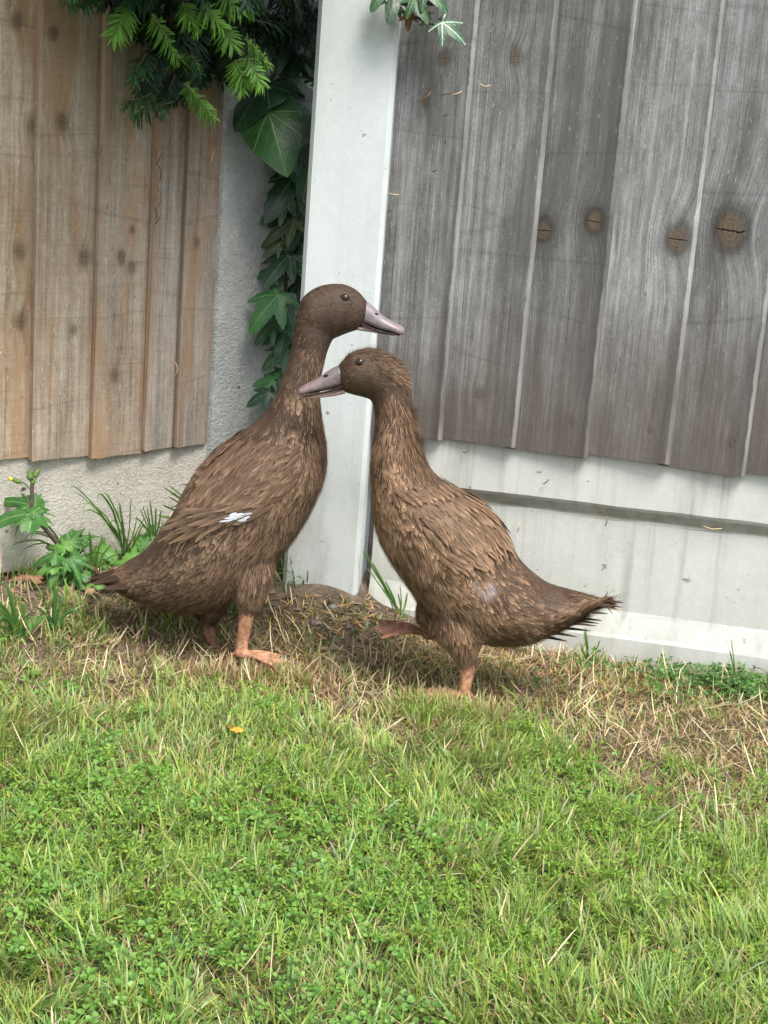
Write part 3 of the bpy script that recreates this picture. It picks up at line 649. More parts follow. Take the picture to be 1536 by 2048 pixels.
    # eyes and nostrils on both sides
    def ball(name, p, r_, mat, parent, sc=(1, 1, 1)):
        me_ = bpy.data.meshes.new(name); bm = bmesh.new(); bmesh.ops.create_uvsphere(bm, u_segments=20, v_segments=12, radius=r_); bm.to_mesh(me_); bm.free(); me_.polygons.foreach_set('use_smooth', np.full(len(me_.polygons), True))
        for v in me_.vertices: v.co = Vector((v.co.x * sc[0], v.co.y * sc[1], v.co.z * sc[2]))
        return link(name, me_, mat, parent, tuple(np.asarray(p) - root_p))
    pe, ne = hit(*D['eye'])
    for sd_ in (-1, 1):
        p = pe + ne * -.0005 if sd_ < 0 else (pe * [1, -1, 1] + [0, 2 * Y0, 0])
        off = np.array([0, .0012 * (1 if sd_ < 0 else -1), 0])
        e = ball('eye', p + off, .0062, MEYE, root, (1, .75, .95))
        # eyelid rim: small torus
        tv = []; tf = []; nu, nv_ = 24, 8
        for a_ in range(nu):
            for b_ in range(nv_):
                t1, t2 = 2 * math.pi * a_ / nu, 2 * math.pi * b_ / nv_; rr = .0066 + .0013 * math.cos(t2)
                tv.append((rr * math.cos(t1), .0013 * math.sin(t2) + sd_ * .0012, rr * .9 * math.sin(t1)))
        tf = [(a_ * nv_ + b_, ((a_ + 1) % nu) * nv_ + b_, ((a_ + 1) % nu) * nv_ + (b_ + 1) % nv_, a_ * nv_ + (b_ + 1) % nv_) for a_ in range(nu) for b_ in range(nv_)]
        lid = link('eyelid', fixn(mesh_py('eyelid', tv, tf, True)), MLID, e)
        pn = toW(D['nostril']) + np.array([0, sd_ * D['nos_y'], 0]); ball('nostril', pn, .0030, MNOS, ub, (1.45, .6, .75))
    # dark line of the gape
    gp = catmull(np.array([toW(p) for p in D['gape']]), 16)
    for sd_ in (-1, 1):
        gy = np.linspace(D['gape_y'][0], D['gape_y'][1], 16) * sd_; q_ = gp + np.stack([gy * 0, gy, gy * 0], 1); v_, f_ = tube(q_, np.linspace(.0022, .0010, 16), 8)
        link('gape', fixn(mesh_py('gape', v_ - root_p, f_, True)), MMOUTH, ub)
    return root

YL = 2.225; YR = 2.135
lf = ony(480, 1316, YL); rf = ony(930, 1392, YR)
gl = lambda x, y: float(ground(x, y))
left_duck = dict(Y=YL, face=1, root=(lf[0], YL), label='taller dark brown duck with a white wing flash, facing the grey fence',
  dark=(.058, .036, .025), mid=(.145, .094, .064), tan=(.32, .21, .135), skin=(.46, .24, .145), nfeather=14000, nhair=48000, swirl=1.0,
  body=[((198, 1152), (202, 1160), .004), ((234, 1137), (244, 1180), .028), ((285, 1098), (305, 1212), .052), ((325, 1048), (380, 1228), .066), ((350, 1008), (455, 1210), .076), ((370, 966), (527, 1160), .082), ((402, 920), (590, 1085), .083), ((446, 882), (632, 1015), .079),
        ((490, 852), (655, 950), .070), ((526, 820), (657, 895), .058), ((549, 785), (649, 848), .046), ((566, 752), (641, 800), .037), ((578, 715), (641, 762), .031), ((585, 680), (652, 714), .029), ((590, 645), (662, 688), .028), ((602, 618), (676, 666), .025), ((625, 602), (690, 652), .020)],
  head=[((594, 622), (602, 668), .018), ((608, 592), (630, 684), .027), ((642, 571), (665, 678), .029), ((685, 568), (693, 667), .028), ((713, 580), (714, 660), .024), ((730, 598), (724, 656), .018), ((737, 608), (727, 654), .014)],
  legs=[dict(dy=-.038, thigh=[(520, 1060), (505, 1130), (498, 1180), (494, 1215)], thigh_r=[.028, .034, .025, .0135], shank=[(494, 1205), (492, 1235), (487, 1270), (480, 1312)], shank_r=[.0120, .0118, .0098, .0095], fdir=(1, -.10, -.02)),
        dict(dy=.045, thigh=[(440, 1120), (425, 1170), (420, 1215), (418, 1240)], thigh_r=[.028, .036, .024, .013], shank=[(418, 1232), (416, 1252), (424, 1282), (434, 1300)], shank_r=[.0105, .0098, .0085, .009], fdir=(1, .05, -.02))],
  # rows: start px, end px, count, length, width, flow angle at start/end (deg, image y up), lift, shade
  wing=[((600, 905), (470, 880), 16, .030, .016, 215, 225, .10, 1.0), ((600, 940), (445, 905), 17, .034, .018, 212, 228, .12, .98), ((585, 965), (425, 930), 16, .040, .018, 208, 230, .12, 1.02), ((570, 990), (410, 955), 15, .046, .018, 203, 232, .13, 1.05),
        ((545, 1010), (400, 985), 13, .060, .018, 198, 232, .12, 1.0), ((500, 1022), (395, 1005), 10, .072, .016, 194, 226, .10, .95), ((480, 1028), (420, 1022), 7, .090, .014, 188, 205, .06, .85)],
  speculum=[(504 - 13 * i - 5 * j + 3 * math.sin(i * 5 + j * 3), 1023 + 5.5 * j + 1.2 * i + 1.5 * math.sin(i * 3 + j * 7), 190 + 2 * j + 7 * math.sin(i * 7 + j * 2), .016 + .005 * math.sin(i * 2 + j * 5), .0036 + .001 * math.sin(i + j * 4)) for i in (2, 1, 0) for j in (2, 1, 0)],
  tail=[(250, 1140, 182, 1152, -.01, -.012, .018), (255, 1145, 178, 1158, .01, .015, .018), (265, 1150, 190, 1160, -.025, -.035, .018), (262, 1150, 192, 1163, .03, .045, .018), (240, 1150, 186, 1156, 0, 0, .018), (280, 1170, 215, 1172, -.035, -.05, .018)],
  ubill=[((732, 602), (720, 644), .0145), ((748, 614), (738, 649), .0135), ((766, 631), (758, 657), .0130), ((786, 643), (780, 663), .0145), ((800, 650), (796, 668), .0135), ((807, 655), (804, 669), .010), ((810, 660), (808, 667), .004)],
  lbill=[((716, 648), (716, 660), .0125), ((735, 654), (737, 663), .0115), ((760, 662), (762, 667), .0110), ((785, 667), (787, 670), .0115), ((800, 669), (801, 671), .006)],
  billc=((.195, .178, .193), (.25, .185, .182)), billc2=((.24, .18, .17), (.30, .19, .17)), eye=(690, 596), nostril=(751, 627), nos_y=.0098, gape=[(717, 643), (737, 652), (760, 661), (790, 668)], gape_y=(.0128, .0120))
right_duck = dict(Y=YR, face=-1, root=(rf[0], YR), label='smaller fluffy golden brown duck lifting one webbed foot, facing the brown fence', pale_chest=True, fuzz=1., ragged=1.,
  dark=(.066, .042, .027), mid=(.180, .113, .070), tan=(.42, .265, .165), skin=(.42, .215, .13), nfeather=12000, nhair=52000, swirl=1.1, bare=[(970, 1152, .021), (945, 1145, .012)],
  body=[((1212, 1203), (1206, 1209), .004), ((1178, 1193), (1166, 1228), .026), ((1130, 1178), (1108, 1262), .048), ((1082, 1152), (1044, 1288), .062), ((1045, 1116), (978, 1290), .071), ((1018, 1071), (908, 1276), .077), ((1000, 1036), (850, 1230), .080), ((978, 1012), (806, 1168), .078),
        ((948, 990), (768, 1110), .072), ((908, 970), (746, 1058), .064), ((876, 945), (737, 1000), .055), ((853, 910), (737, 945), .046), ((838, 870), (742, 895), .038), ((828, 830), (748, 858), .032), ((823, 795), (748, 826), .030), ((818, 762), (742, 802), .029), ((806, 738), (730, 786), .025), ((785, 724), (718, 772), .020)],
  head=[((818, 765), (800, 808), .020), ((806, 732), (772, 806), .028), ((775, 706), (747, 800), .030), ((737, 696), (722, 793), .028), ((703, 705), (702, 788), .024), ((684, 722), (690, 784), .018), ((676, 733), (686, 779), .014)],
  legs=[dict(dy=-.036, thigh=[(900, 1180), (915, 1240), (926, 1285), (932, 1318)], thigh_r=[.030, .040, .027, .014], shank=[(932, 1305), (934, 1335), (931, 1365), (928, 1394)], shank_r=[.0118, .0115, .0098, .0095], fdir=(-1, -.12, -.02)),
        dict(dy=.040, thigh=[(880, 1180), (880, 1230), (880, 1262)], thigh_r=[.030, .034, .016], shank=[(885, 1262), (862, 1266), (848, 1266)], shank_r=[.0115, .0105, .0095], fdir=(-1, -.25, .10), fup=(.1, -.30, 1.), fs=1.12, spread=17)],
  wing=[((790, 985), (900, 975), 12, .026, .014, -38, -30, .14, 1.0), ((830, 1020), (940, 995), 12, .032, .014, -45, -38, .16, .95), ((850, 1050), (965, 1015), 12, .036, .014, -50, -42, .16, .92), ((880, 1070), (985, 1040), 12, .042, .014, -48, -48, .16, .90),
        ((900, 1095), (1000, 1065), 10, .040, .013, -42, -50, .15, .85), ((880, 1110), (960, 1100), 8, .036, .013, -35, -40, .18, 1.0), ((930, 1040), (1000, 1050), 8, .050, .013, -52, -55, .10, .85)],
  tail=[(1150, 1196, 1238, 1199, -.004, -.006, .010), (1150, 1205, 1236, 1208, .004, .008, .009), (1140, 1208, 1224, 1206, -.018, -.024, .010), (1130, 1225, 1206, 1222, -.02, -.028, .009), (1120, 1235, 1196, 1236, -.014, -.02, .008), (1100, 1245, 1184, 1246, -.03, -.036, .008), (1090, 1255, 1172, 1256, -.01, -.014, .008), (1070, 1262, 1148, 1268, -.03, -.03, .008), (1060, 1270, 1128, 1277, -.014, -.016, .008), (1150, 1200, 1226, 1203, .02, .03, .01), (1110, 1240, 1190, 1241, .014, .02, .008)],
  ubill=[((678, 730), (689, 768), .0145), ((660, 739), (668, 774), .0135), ((640, 753), (646, 779), .0130), ((618, 765), (622, 784), .0145), ((605, 772), (607, 788), .0135), ((598, 777), (600, 789), .010), ((595, 782), (597, 788), .004)],
  lbill=[((690, 775), (690, 786), .0125), ((668, 781), (668, 791), .0115), ((645, 786), (644, 794), .0110), ((620, 790), (619, 795), .0110), ((606, 792), (605, 796), .006)],
  billc=((.145, .127, .133), (.26, .182, .178)), billc2=((.22, .16, .14), (.30, .20, .17)), eye=(720, 725), nostril=(654, 750), nos_y=.0098, gape=[(690, 769), (668, 777), (645, 783), (612, 789)], gape_y=(.0128, .0120))
make_duck(left_duck); make_duck(right_duck)
# ================================================================ lawn
MGRASS = colmat('grass_blade', .5, .35, trans=.35)
MDRY = colmat('dry_straw', .75, .2, trans=.15)
MLEAF = colmat('weed_leaf', .45, .4, trans=.3)
def inside(x, y, mL=.012, mR=.012):
    dl = (x - PL[0]) * nL[0] + (y - PL[1]) * nL[1]; dr = (x - PR[0]) * nR[0] + (y - PR[1]) * nR[1]
    post_ = (x > op[0] - .01) & (x < PB[0] + .01) & (y > PB[1] - .015)
    return (dl > mL) & (dr > mR) & ~post_
def dryness(x, y):
    """0 lush lawn .. 1 parched strip along the fence; >1.3 bare soil"""
    yy = y + (vnoise(x * 5, y * 5, 21) - .5) * .34 + (vnoise(x * 17, y * 17, 22) - .5) * .14 + .12 * sstep(.1, .6, x) - .11 * sstep(-.35, -.6, x)
    return sstep(1.86, 2.12, yy + (vnoise(x * 45, y * 45, 24) - .5) * .14)
def bare(x, y):
    dP = np.hypot((x + .03) / 1.5, (y - 2.52)); n_ = (vnoise(x * 14, y * 14, 23) - .5) * .12
    dl = (x - PL[0]) * nL[0] + (y - PL[1]) * nL[1]
    return np.maximum(sstep(.26, .16, dP + n_), sstep(.14, .05, dl + n_ * .6) * sstep(.1, -.1, x) * .8)
def scatter(n, x0=-1., x1=1.05, y0=.95, y1=2.75):
    x = rng.uniform(x0, x1, n); y = rng.uniform(y0, y1, n); k = inside(x, y); return x[k], y[k]
def blades(x, y, L, Wd, lean, bend, az, c0, c1, zoff=0.):
    n = len(x); z = ground(x, y) - .003 + zoff; P = np.stack([x, y, z], 1); d = np.stack([np.cos(az), np.sin(az), np.zeros(n)], 1)
    fa = az + rng.uniform(.6, 2.5, n); sdv = np.stack([np.cos(fa), np.sin(fa), np.zeros(n)], 1)
    V = np.zeros((n, 7, 3)); C = np.zeros((n, 7, 3))
    for k, u in enumerate((0, .4, .75, 1.)):
        ang = lean + bend * u; q = P if k == 0 else q_prev + (L * (u - u_prev))[:, None] * (d * np.sin(ang)[:, None] + UZ * np.cos(ang)[:, None]); q_prev, u_prev = q, u
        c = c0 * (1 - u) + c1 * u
        if k < 3:
            ww = (Wd * .5 * (.8, 1., .7)[k])[:, None]; V[:, 2 * k] = q - sdv * ww; V[:, 2 * k + 1] = q + sdv * ww; C[:, 2 * k] = c; C[:, 2 * k + 1] = c
        else: V[:, 6] = q; C[:, 6] = c
    b = (np.arange(n) * 7)[:, None]; q4 = np.concatenate([b + [[0, 1, 3, 2]], b + [[2, 3, 5, 4]]]); t3 = b + [[4, 5, 6]]
    V = V.reshape(-1, 3)
    return V, C.reshape(-1, 3), q4, t3
def put_blades(name, sets, mat, **kw):
    V = []; C = []; Q = []; T = []; o = 0
    for v, c, q, t in sets: V.append(v); C.append(c); Q.append(q + o); T.append(t + o); o += len(v)
    V, C, Q, T = map(np.concatenate, (V, C, Q, T))
    me = mesh_np(name, V, np.concatenate([Q.ravel(), T.ravel()]), np.concatenate([np.full(len(Q), 4), np.full(len(T), 3)]), C); return tag(link(name, me, mat), **kw)
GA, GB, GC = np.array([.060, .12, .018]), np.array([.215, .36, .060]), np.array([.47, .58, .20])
SA_, SB_ = np.array([.30, .18, .095]), np.array([.70, .58, .38])
# green blades: a close-mown sward of short leaves with taller tufts
x, y = scatter(380000); dr = dryness(x, y); br = bare(x, y); tuft = vnoise(x * 26, y * 26, 31) * .6 + vnoise(x * 60, y * 60, 32) * .4
clov = sstep(.50, .66, vnoise(x * 3.2 + 4, y * 3.2, 33) * .6 + vnoise(x * 9, y * 9, 34) * .4) * (1 - dr)
k = rng.random(len(x)) < (1 - .80 * dr) * (1 - .96 * br) * (.35 + .9 * tuft) * (1 - .45 * clov); x, y, dr, tuft = x[k], y[k], dr[k], tuft[k]; n = len(x); r = rng.random(n)
L = (.014 + .032 * r ** 1.8) * (.55 + 1.0 * tuft) * (1 - .25 * dr); tall = rng.random(n) < .03; L = np.where(tall, L * 1.7, L)
cl = (vnoise(x * 7, y * 7, 35) * .35 + vnoise(x * 40, y * 40, 38) * .2 + rng.random(n) * .45)[:, None]
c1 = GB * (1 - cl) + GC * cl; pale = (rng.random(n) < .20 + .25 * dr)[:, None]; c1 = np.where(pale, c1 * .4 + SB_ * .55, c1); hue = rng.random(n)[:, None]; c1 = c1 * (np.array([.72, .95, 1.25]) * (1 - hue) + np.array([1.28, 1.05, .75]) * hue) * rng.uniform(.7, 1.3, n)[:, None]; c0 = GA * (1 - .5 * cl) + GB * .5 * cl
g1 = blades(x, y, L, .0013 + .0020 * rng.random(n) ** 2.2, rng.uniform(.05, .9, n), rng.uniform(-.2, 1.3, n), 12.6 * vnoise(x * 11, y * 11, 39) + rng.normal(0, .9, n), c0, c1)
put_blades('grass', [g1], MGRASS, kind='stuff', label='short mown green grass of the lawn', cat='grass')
# straw: dead clippings and stalks, thickest along the parched strip
x, y = scatter(150000); dr = dryness(x, y); br = bare(x, y); k = rng.random(len(x)) < (.26 + .74 * dr * (.3 + .9 * vnoise(x * 20, y * 20, 41))) * (1 - .93 * br); x, y, dr = x[k], y[k], dr[k]; n = len(x)
m_ = rng.random(n)[:, None] ** 1.3; c1 = SA_ * (1 - m_) + SB_ * m_; c1 = np.where((rng.random(n) < .35)[:, None], c1 * [.62, .50, .42], c1)
g2 = blades(x, y, .012 + .030 * rng.random(n) ** 1.7, .0009 + .0012 * rng.random(n), rng.uniform(.7, 1.55, n), rng.uniform(-.4, .5, n), rng.uniform(0, 6.283, n), c1 * .6, c1, rng.uniform(0, .008, n))
put_blades('dead_grass', [g2], MDRY, kind='stuff', label='dry straw and dead clippings through the lawn', cat='straw')
# longer grass the golden duck's standing foot sinks into, and straw over the other feet
def foot_cover(cx, cy, n, sx, sy, green):
    x = rng.normal(cx, sx, n); y = rng.normal(cy, sy, n); r = rng.random(n)[:, None]; c = (GB * (1 - r) + GC * r) if green else (SA_ * (1 - r) + SB_ * r)
    return blades(x, y, .020 + .028 * rng.random(n), .0012 + .0016 * rng.random(n), rng.uniform(.05, .8, n), rng.uniform(-.2, 1., n), rng.uniform(0, 6.283, n), c * .7, c)
fcv = [foot_cover(rf[0] - .04, YR - .078, 800, .045, .012, True), foot_cover(rf[0] - .05, YR - .062, 500, .04, .010, False), foot_cover(rf[0] + .02, YR - .075, 160, .03, .012, False), foot_cover(lf[0] + .03, YL - .078, 420, .06, .012, False), foot_cover(lf[0] + .05, YL - .066, 260, .035, .010, False), foot_cover(lf[0] + .06, YL - .07, 140, .03, .012, True)]
put_blades('foot_grass', fcv, MGRASS, kind='stuff', label='taller mixed grass and straw around the webbed feet', cat='grass')
# long pale stalks that stand out one by one but in no number anyone could count
x, y = scatter(7000); dr = dryness(x, y); k = rng.random(len(x)) < (.08 + .7 * dr) * (1 - bare(x, y)); x, y = x[k], y[k]; n = len(x); m_ = rng.random(n)[:, None]; c1 = SB_ * (.75 + .5 * m_)
g3 = blades(x, y, .022 + .040 * rng.random(n) ** 1.5, .0013 + .0010 * rng.random(n), rng.uniform(.4, 1.45, n), rng.uniform(-.6, .8, n), rng.uniform(0, 6.283, n), c1 * .8, c1, rng.uniform(.002, .016, n))
put_blades('straw_stalks', [g3], MDRY, kind='stuff', label='long pale straw stalks lying over the grass', cat='straw')

def rosettes(x, y, h, R, nl, shape, c0, c1, tilt=.35, name=''):
    """small compound leaves: nl leaflets each a folded 6-vertex blade; shape 'clover' or 'cut'"""
    n = len(x); z = ground(x, y); V = []; C = []; Q = []; o = 0; az0 = rng.uniform(0, 6.283, n); N0 = nrm(np.stack([rng.normal(0, tilt, n), rng.normal(0, tilt, n) - .15, np.ones(n)], 1))
    P = np.stack([x, y, z + h], 1)
    for j in range(nl):
        a = az0 + j * 2 * math.pi / nl + rng.normal(0, .1, n); d = np.stack([np.cos(a), np.sin(a), np.zeros(n)], 1); d = nrm(d - N0 * (d * N0).sum(1, keepdims=True) + N0 * rng.normal(0, .12 if shape == 'clover' else .45, n)[:, None]); s = nrm(np.cross(N0, d)); Rj = (R * (.85 + .3 * rng.random(n)))[:, None]
        if shape == 'clover': pts = [(.06, 0, 0), (.45, .40, .10), (.92, .42, .12), (.98, 0, .0), (.92, -.42, .12), (.45, -.40, .10)]
        else: pts = [(.05, 0, 0), (.55, .17, .06), (.9, .15, .25), (1.15, 0, -.1), (.85, -.2, .2), (.55, -.17, .06)]
        vv = np.stack([P + d * Rj * u + s * Rj * v + N0 * Rj * w_ for u, v, w_ in pts], 1); e = rng.random(n)[:, None]
        cj = c0 * (1 - e) + c1 * e; cc = np.stack([cj * .7, cj, cj * 1.1, cj * 1.05, cj * 1.1, cj], 1)
        V.append(vv.reshape(-1, 3)); C.append(cc.reshape(-1, 3)); b = o + (np.arange(n) * 6)[:, None]; Q += [b + [[0, 1, 2, 3]], b + [[0, 3, 4, 5]]]; o += n * 6
    return np.concatenate(V), np.concatenate(C), np.concatenate(Q)
def put_ros(name, sets, mat, **kw):
    V = []; C = []; Q = []; o = 0
    for v, c, q in sets: V.append(v); C.append(c); Q.append(q + o); o += len(v)
    Q = np.concatenate(Q); me = mesh_np(name, np.concatenate(V), Q, np.full(len(Q), 4), np.concatenate(C), smooth=False); return tag(link(name, me, mat), **kw)
x, y = scatter(24000); dr = dryness(x, y); cv = vnoise(x * 3.2 + 4, y * 3.2, 33) * .6 + vnoise(x * 9, y * 9, 34) * .4
k = (rng.random(len(x)) < sstep(.48, .68, cv) * (1 - dr) * (1 - bare(x, y))); xc, yc = x[k], y[k]; n = len(xc)
s1 = rosettes(xc, yc, .008 + .016 * rng.random(n), .004 + .0045 * rng.random(n), 3, 'clover', np.array([.07, .18, .03]), np.array([.19, .37, .07]))
cp_ = onz(1480, 1375); x = rng.normal(cp_[0], .10, 700); y = rng.normal(cp_[1], .05, 700); k = inside(x, y); x, y = x[k], y[k]; n = len(x)   # clump against the recessed board
s2 = rosettes(x, y, .006 + .022 * rng.random(n), .005 + .0045 * rng.random(n), 3, 'clover', np.array([.04, .11, .022]), np.array([.11, .24, .05]))
put_ros('clover', [s1, s2], MLEAF, kind='stuff', label='low clover leaves spreading through the lawn', cat='clover')
x, y = scatter(30000); dr = dryness(x, y); cv = vnoise(x * 2.6 + 11, y * 2.6 + 3, 36) * .6 + vnoise(x * 8, y * 8, 37) * .4 + .18 * sstep(.1, -.3, x)
k = (rng.random(len(x)) < sstep(.50, .68, cv) * (1 - dr) * (1 - bare(x, y))); x, y = x[k], y[k]; n = len(x)
s3 = rosettes(x, y, .008 + .018 * rng.random(n), .0035 + .0055 * rng.random(n), 5, 'cut', np.array([.12, .25, .032]), np.array([.30, .44, .08]), .5)
put_ros('ground_weeds', [s3], MLEAF, kind='stuff', label='finely cut bright green weed leaves among the grass', cat='weeds')
# moss and small weeds on the soil beside the post
x = rng.uniform(-.25, .2, 700); y = rng.uniform(2.18, 2.42, 700); k = inside(x, y) & (rng.random(700) < .6 * sstep(.5, .7, vnoise(x * 16, y * 16, 51))); x, y = x[k], y[k]; n = len(x)
s4 = rosettes(x, y, .002 + .004 * rng.random(n), .004 + .003 * rng.random(n), 5, 'cut', np.array([.03, .07, .015]), np.array([.08, .15, .03]), .5)
put_ros('soil_weeds', [s4], MLEAF, kind='stuff', label='dark green seedlings on bare soil by the white post', cat='weeds')
# crumbs of soil
x = rng.uniform(-.75, .25, 9000); y = rng.uniform(2.15, 2.75, 9000); k = inside(x, y) & (rng.random(9000) < bare(x, y)); x, y = x[k], y[k]; n = len(x); R_ = (.0012 + .0045 * rng.random(n) ** 4)[:, None, None]
oc = np.array([[1, 0, 0], [-1, 0, 0], [0, 1, 0], [0, -1, 0], [0, 0, 1], [0, 0, -1.]])[None] * (1 + .35 * rng.normal(size=(n, 6, 1))) * R_ + rng.normal(size=(n, 6, 3)) * R_ * .25; oc = oc + np.stack([x, y, ground(x, y) + R_[:, 0, 0] * .4], 1)[:, None]
ft = np.array([[0, 2, 4], [2, 1, 4], [1, 3, 4], [3, 0, 4], [2, 0, 5], [1, 2, 5], [3, 1, 5], [0, 3, 5]]); qf = ((np.arange(n) * 6)[:, None, None] + ft[None]).reshape(-1, 3)
cs = np.repeat((np.array([.17, .14, .11]) * rng.uniform(.5, 1.5, n)[:, None])[:, None], 6, 1).reshape(-1, 3)
tag(link('soil_crumbs', mesh_np('soil_crumbs', oc.reshape(-1, 3), qf, np.full(len(qf), 3), cs, smooth=False), MDRY), kind='stuff', label='loose crumbs of grey brown soil by the posts', cat='soil')
# fallen yew needles on the soil
x = np.concatenate([rng.normal(-.03, .12, 500), rng.normal(.42, .25, 500), rng.normal(-.55, .12, 200)]); y = np.concatenate([rng.normal(2.36, .07, 500), rng.normal(2.26, .05, 500), rng.normal(2.45, .06, 200)]); k = inside(x, y); x, y = x[k], y[k]; n = len(x); m_ = rng.random(n)[:, None]
c = np.array([.30, .16, .05]) * (1 - m_) + np.array([.62, .43, .17]) * m_
gn = blades(x, y, .018 + .012 * rng.random(n), .0018 + .0008 * rng.random(n), rng.uniform(1.3, 1.65, n), rng.uniform(-.5, .5, n), rng.uniform(0, 6.283, n), c, c, rng.uniform(.004, .010, n))
put_blades('fallen_needles', [gn], MDRY, kind='stuff', label='fallen orange yew needles on the soil', cat='needles')

# ================================================================ single plants along the boards
def wisp(px, py, base_z, pts3, Wd, c0, c1):
    pass
def curve_blade(P, W0, c0, c1, nrmv=None):
    """one grass leaf along points P with width W0 -> (V,C,Q,T)"""
    P = catmull(np.asarray(P, float), 9); T = nrm(np.gradient(P, axis=0)); view = nrm(P - CP); Sd = nrm(np.cross(T, view + rng.normal(0, .3, 3))); u = np.linspace(0, 1, 9)
    ww = (W0 * .5 * np.array([.7, .9, 1, 1, .95, .85, .65, .4, .05]))[:, None]
    V = np.stack([P - Sd * ww, P, P + Sd * ww], 1); V[:, 1] -= np.cross(Sd, T) * ww * .35; C = np.stack([c0 * (1 - k) + c1 * k for k in u]); C = np.repeat(C[:, None], 3, 1)
    q = np.array([[i * 3 + s, i * 3 + s + 1, i * 3 + s + 4, i * 3 + s + 3] for i in range(8) for s in range(2)]); return V.reshape(-1, 3), C.reshape(-1, 3), q
def tuft(name, base_px, y_depth, tips, Wd, label, c0=(.05, .12, .025), c1=(.14, .26, .06), cat='grass tuft', group='grass tufts along the fence'):
    b = base_px if len(base_px) == 3 else np.array(onz(*base_px, .0)); b = np.asarray(b, float); b[2] = float(ground(b[0], b[1]))
    root = empty(name, b, label, cat, group)
    tips = [(t[0] + (rng.normal() * 9 if q else 0), t[1] + (rng.uniform(0, 22) if q else 0), t[2], t[3]) for t in tips for q in range(2)]
    for (tx, ty, bow, dy) in tips:
        tip = onpl(tx, ty, b + nL * (.012 - dy * .8), nL) if near_left(b) else ony(tx, ty, b[1] + dy)
        m1 = b * .55 + tip * .45 + UZ * bow; m0 = b + rng.normal(0, .006, 3) * [1, 1, 0]
        v, c, q = curve_blade([m0, m1, tip * .8 + m1 * .2 + UZ * bow * .55, tip], Wd * .68 * (.6 + .7 * rng.random()), np.array(c0), np.array(c1) * (.8 + .4 * rng.random()))
        link('blade', mesh_np('blade', v - b, q, np.full(len(q), 4), c), MGRASS, root)
    return root
def near_left(b): return np.dot(b - PL, nL) < .2 and b[0] < -.2
def on_ground_px(px, py):
    z = 0.
    for _ in range(12): p = onz(px, py, z); z = float(ground(p[0], p[1]))
    dl = float(np.dot(p - PL, nL))
    if dl < .03 and p[0] < 0: p = p + nL * (.03 - dl); p[2] = float(ground(p[0], p[1]))
    return p
tuft('grass_tuft', on_ground_px(255, 1115), 0, [(140, 978, .02, 0), (205, 1000, .03, 0), (236, 1000, .0, 0), (262, 995, .0, 0), (290, 1040, .01, 0), (165, 1022, .03, -.01), (275, 1030, .0, .0), (222, 1050, .02, -.01), (302, 1065, .0, 0)], .0042, 'tall arching grass tuft against the pebbly gravel board')
tuft('grass_tuft', on_ground_px(130, 1130), 0, [(10, 1125, .04, -.02), (30, 1080, .05, -.02), (60, 1085, .03, -.03), (215, 1125, .02, -.03), (190, 1085, .02, -.02), (240, 1175, .02, -.03)], .0038, 'thin arching grass blades beside the thistle weed')
tuft('grass_tuft', on_ground_px(352, 1060), 0, [(338, 970, .0, 0), (345, 985, .0, 0), (372, 1000, .0, 0), (325, 1010, .0, 0)], .006, 'short grass spike behind the taller duck')
tuft('grass_tuft', on_ground_px(40, 1270), 0, [(10, 1160, .0, -.0), (50, 1205, .0, 0), (-10, 1205, .01, 0), (70, 1255, .02, -.02), (0, 1240, .01, -.02), (90, 1230, .0, 0), (20, 1180, .0, 0), (-30, 1250, .02, 0)], .0075, 'broad bladed grass clump on soil below the pebbly gravel board', (.05, .13, .03), (.13, .27, .07))
tuft('grass_tuft', on_ground_px(105, 1255), 0, [(85, 1180, .0, 0), (125, 1190, .0, 0), (150, 1225, .01, -.01), (70, 1220, .01, 0), (110, 1170, 0, 0)], .006, 'broad bladed grass clump under the thistle weed', (.04, .12, .03), (.10, .24, .07))
tuft('grass_tuft', on_ground_px(805, 1235), 0, [(728, 1100, .0, 0), (745, 1125, .0, 0), (770, 1160, .0, 0), (800, 1170, 0, 0), (815, 1185, 0, 0), (780, 1190, .0, 0)], .004, 'slender leaning grass by the foot of the white post', (.07, .14, .04), (.15, .27, .08))
tuft('grass_tuft', on_ground_px(1475, 1375), 0, [(1462, 1278, .0, 0), (1455, 1330, 0, 0), (1490, 1325, 0, 0)], .0028, 'wiry grass stem in the clover at the recessed gravel board')
tuft('grass_tuft', on_ground_px(1180, 1335), 0, [(1170, 1255, 0, 0), (1160, 1285, 0, 0), (1200, 1280, 0, 0), (1145, 1300, 0, 0), (1215, 1300, 0, 0), (1135, 1310, 0, 0), (1190, 1290, 0, 0)], .0032, 'small ragged grass tuft below the tail of the golden duck')
tuft('grass_tuft', on_ground_px(1345, 1350), 0, [(1368, 1318, 0, 0), (1335, 1325, 0, 0), (1360, 1332, 0, 0), (1350, 1322, 0, 0)], .003, 'tiny grass sprout between pebble and clover at the gravel board')

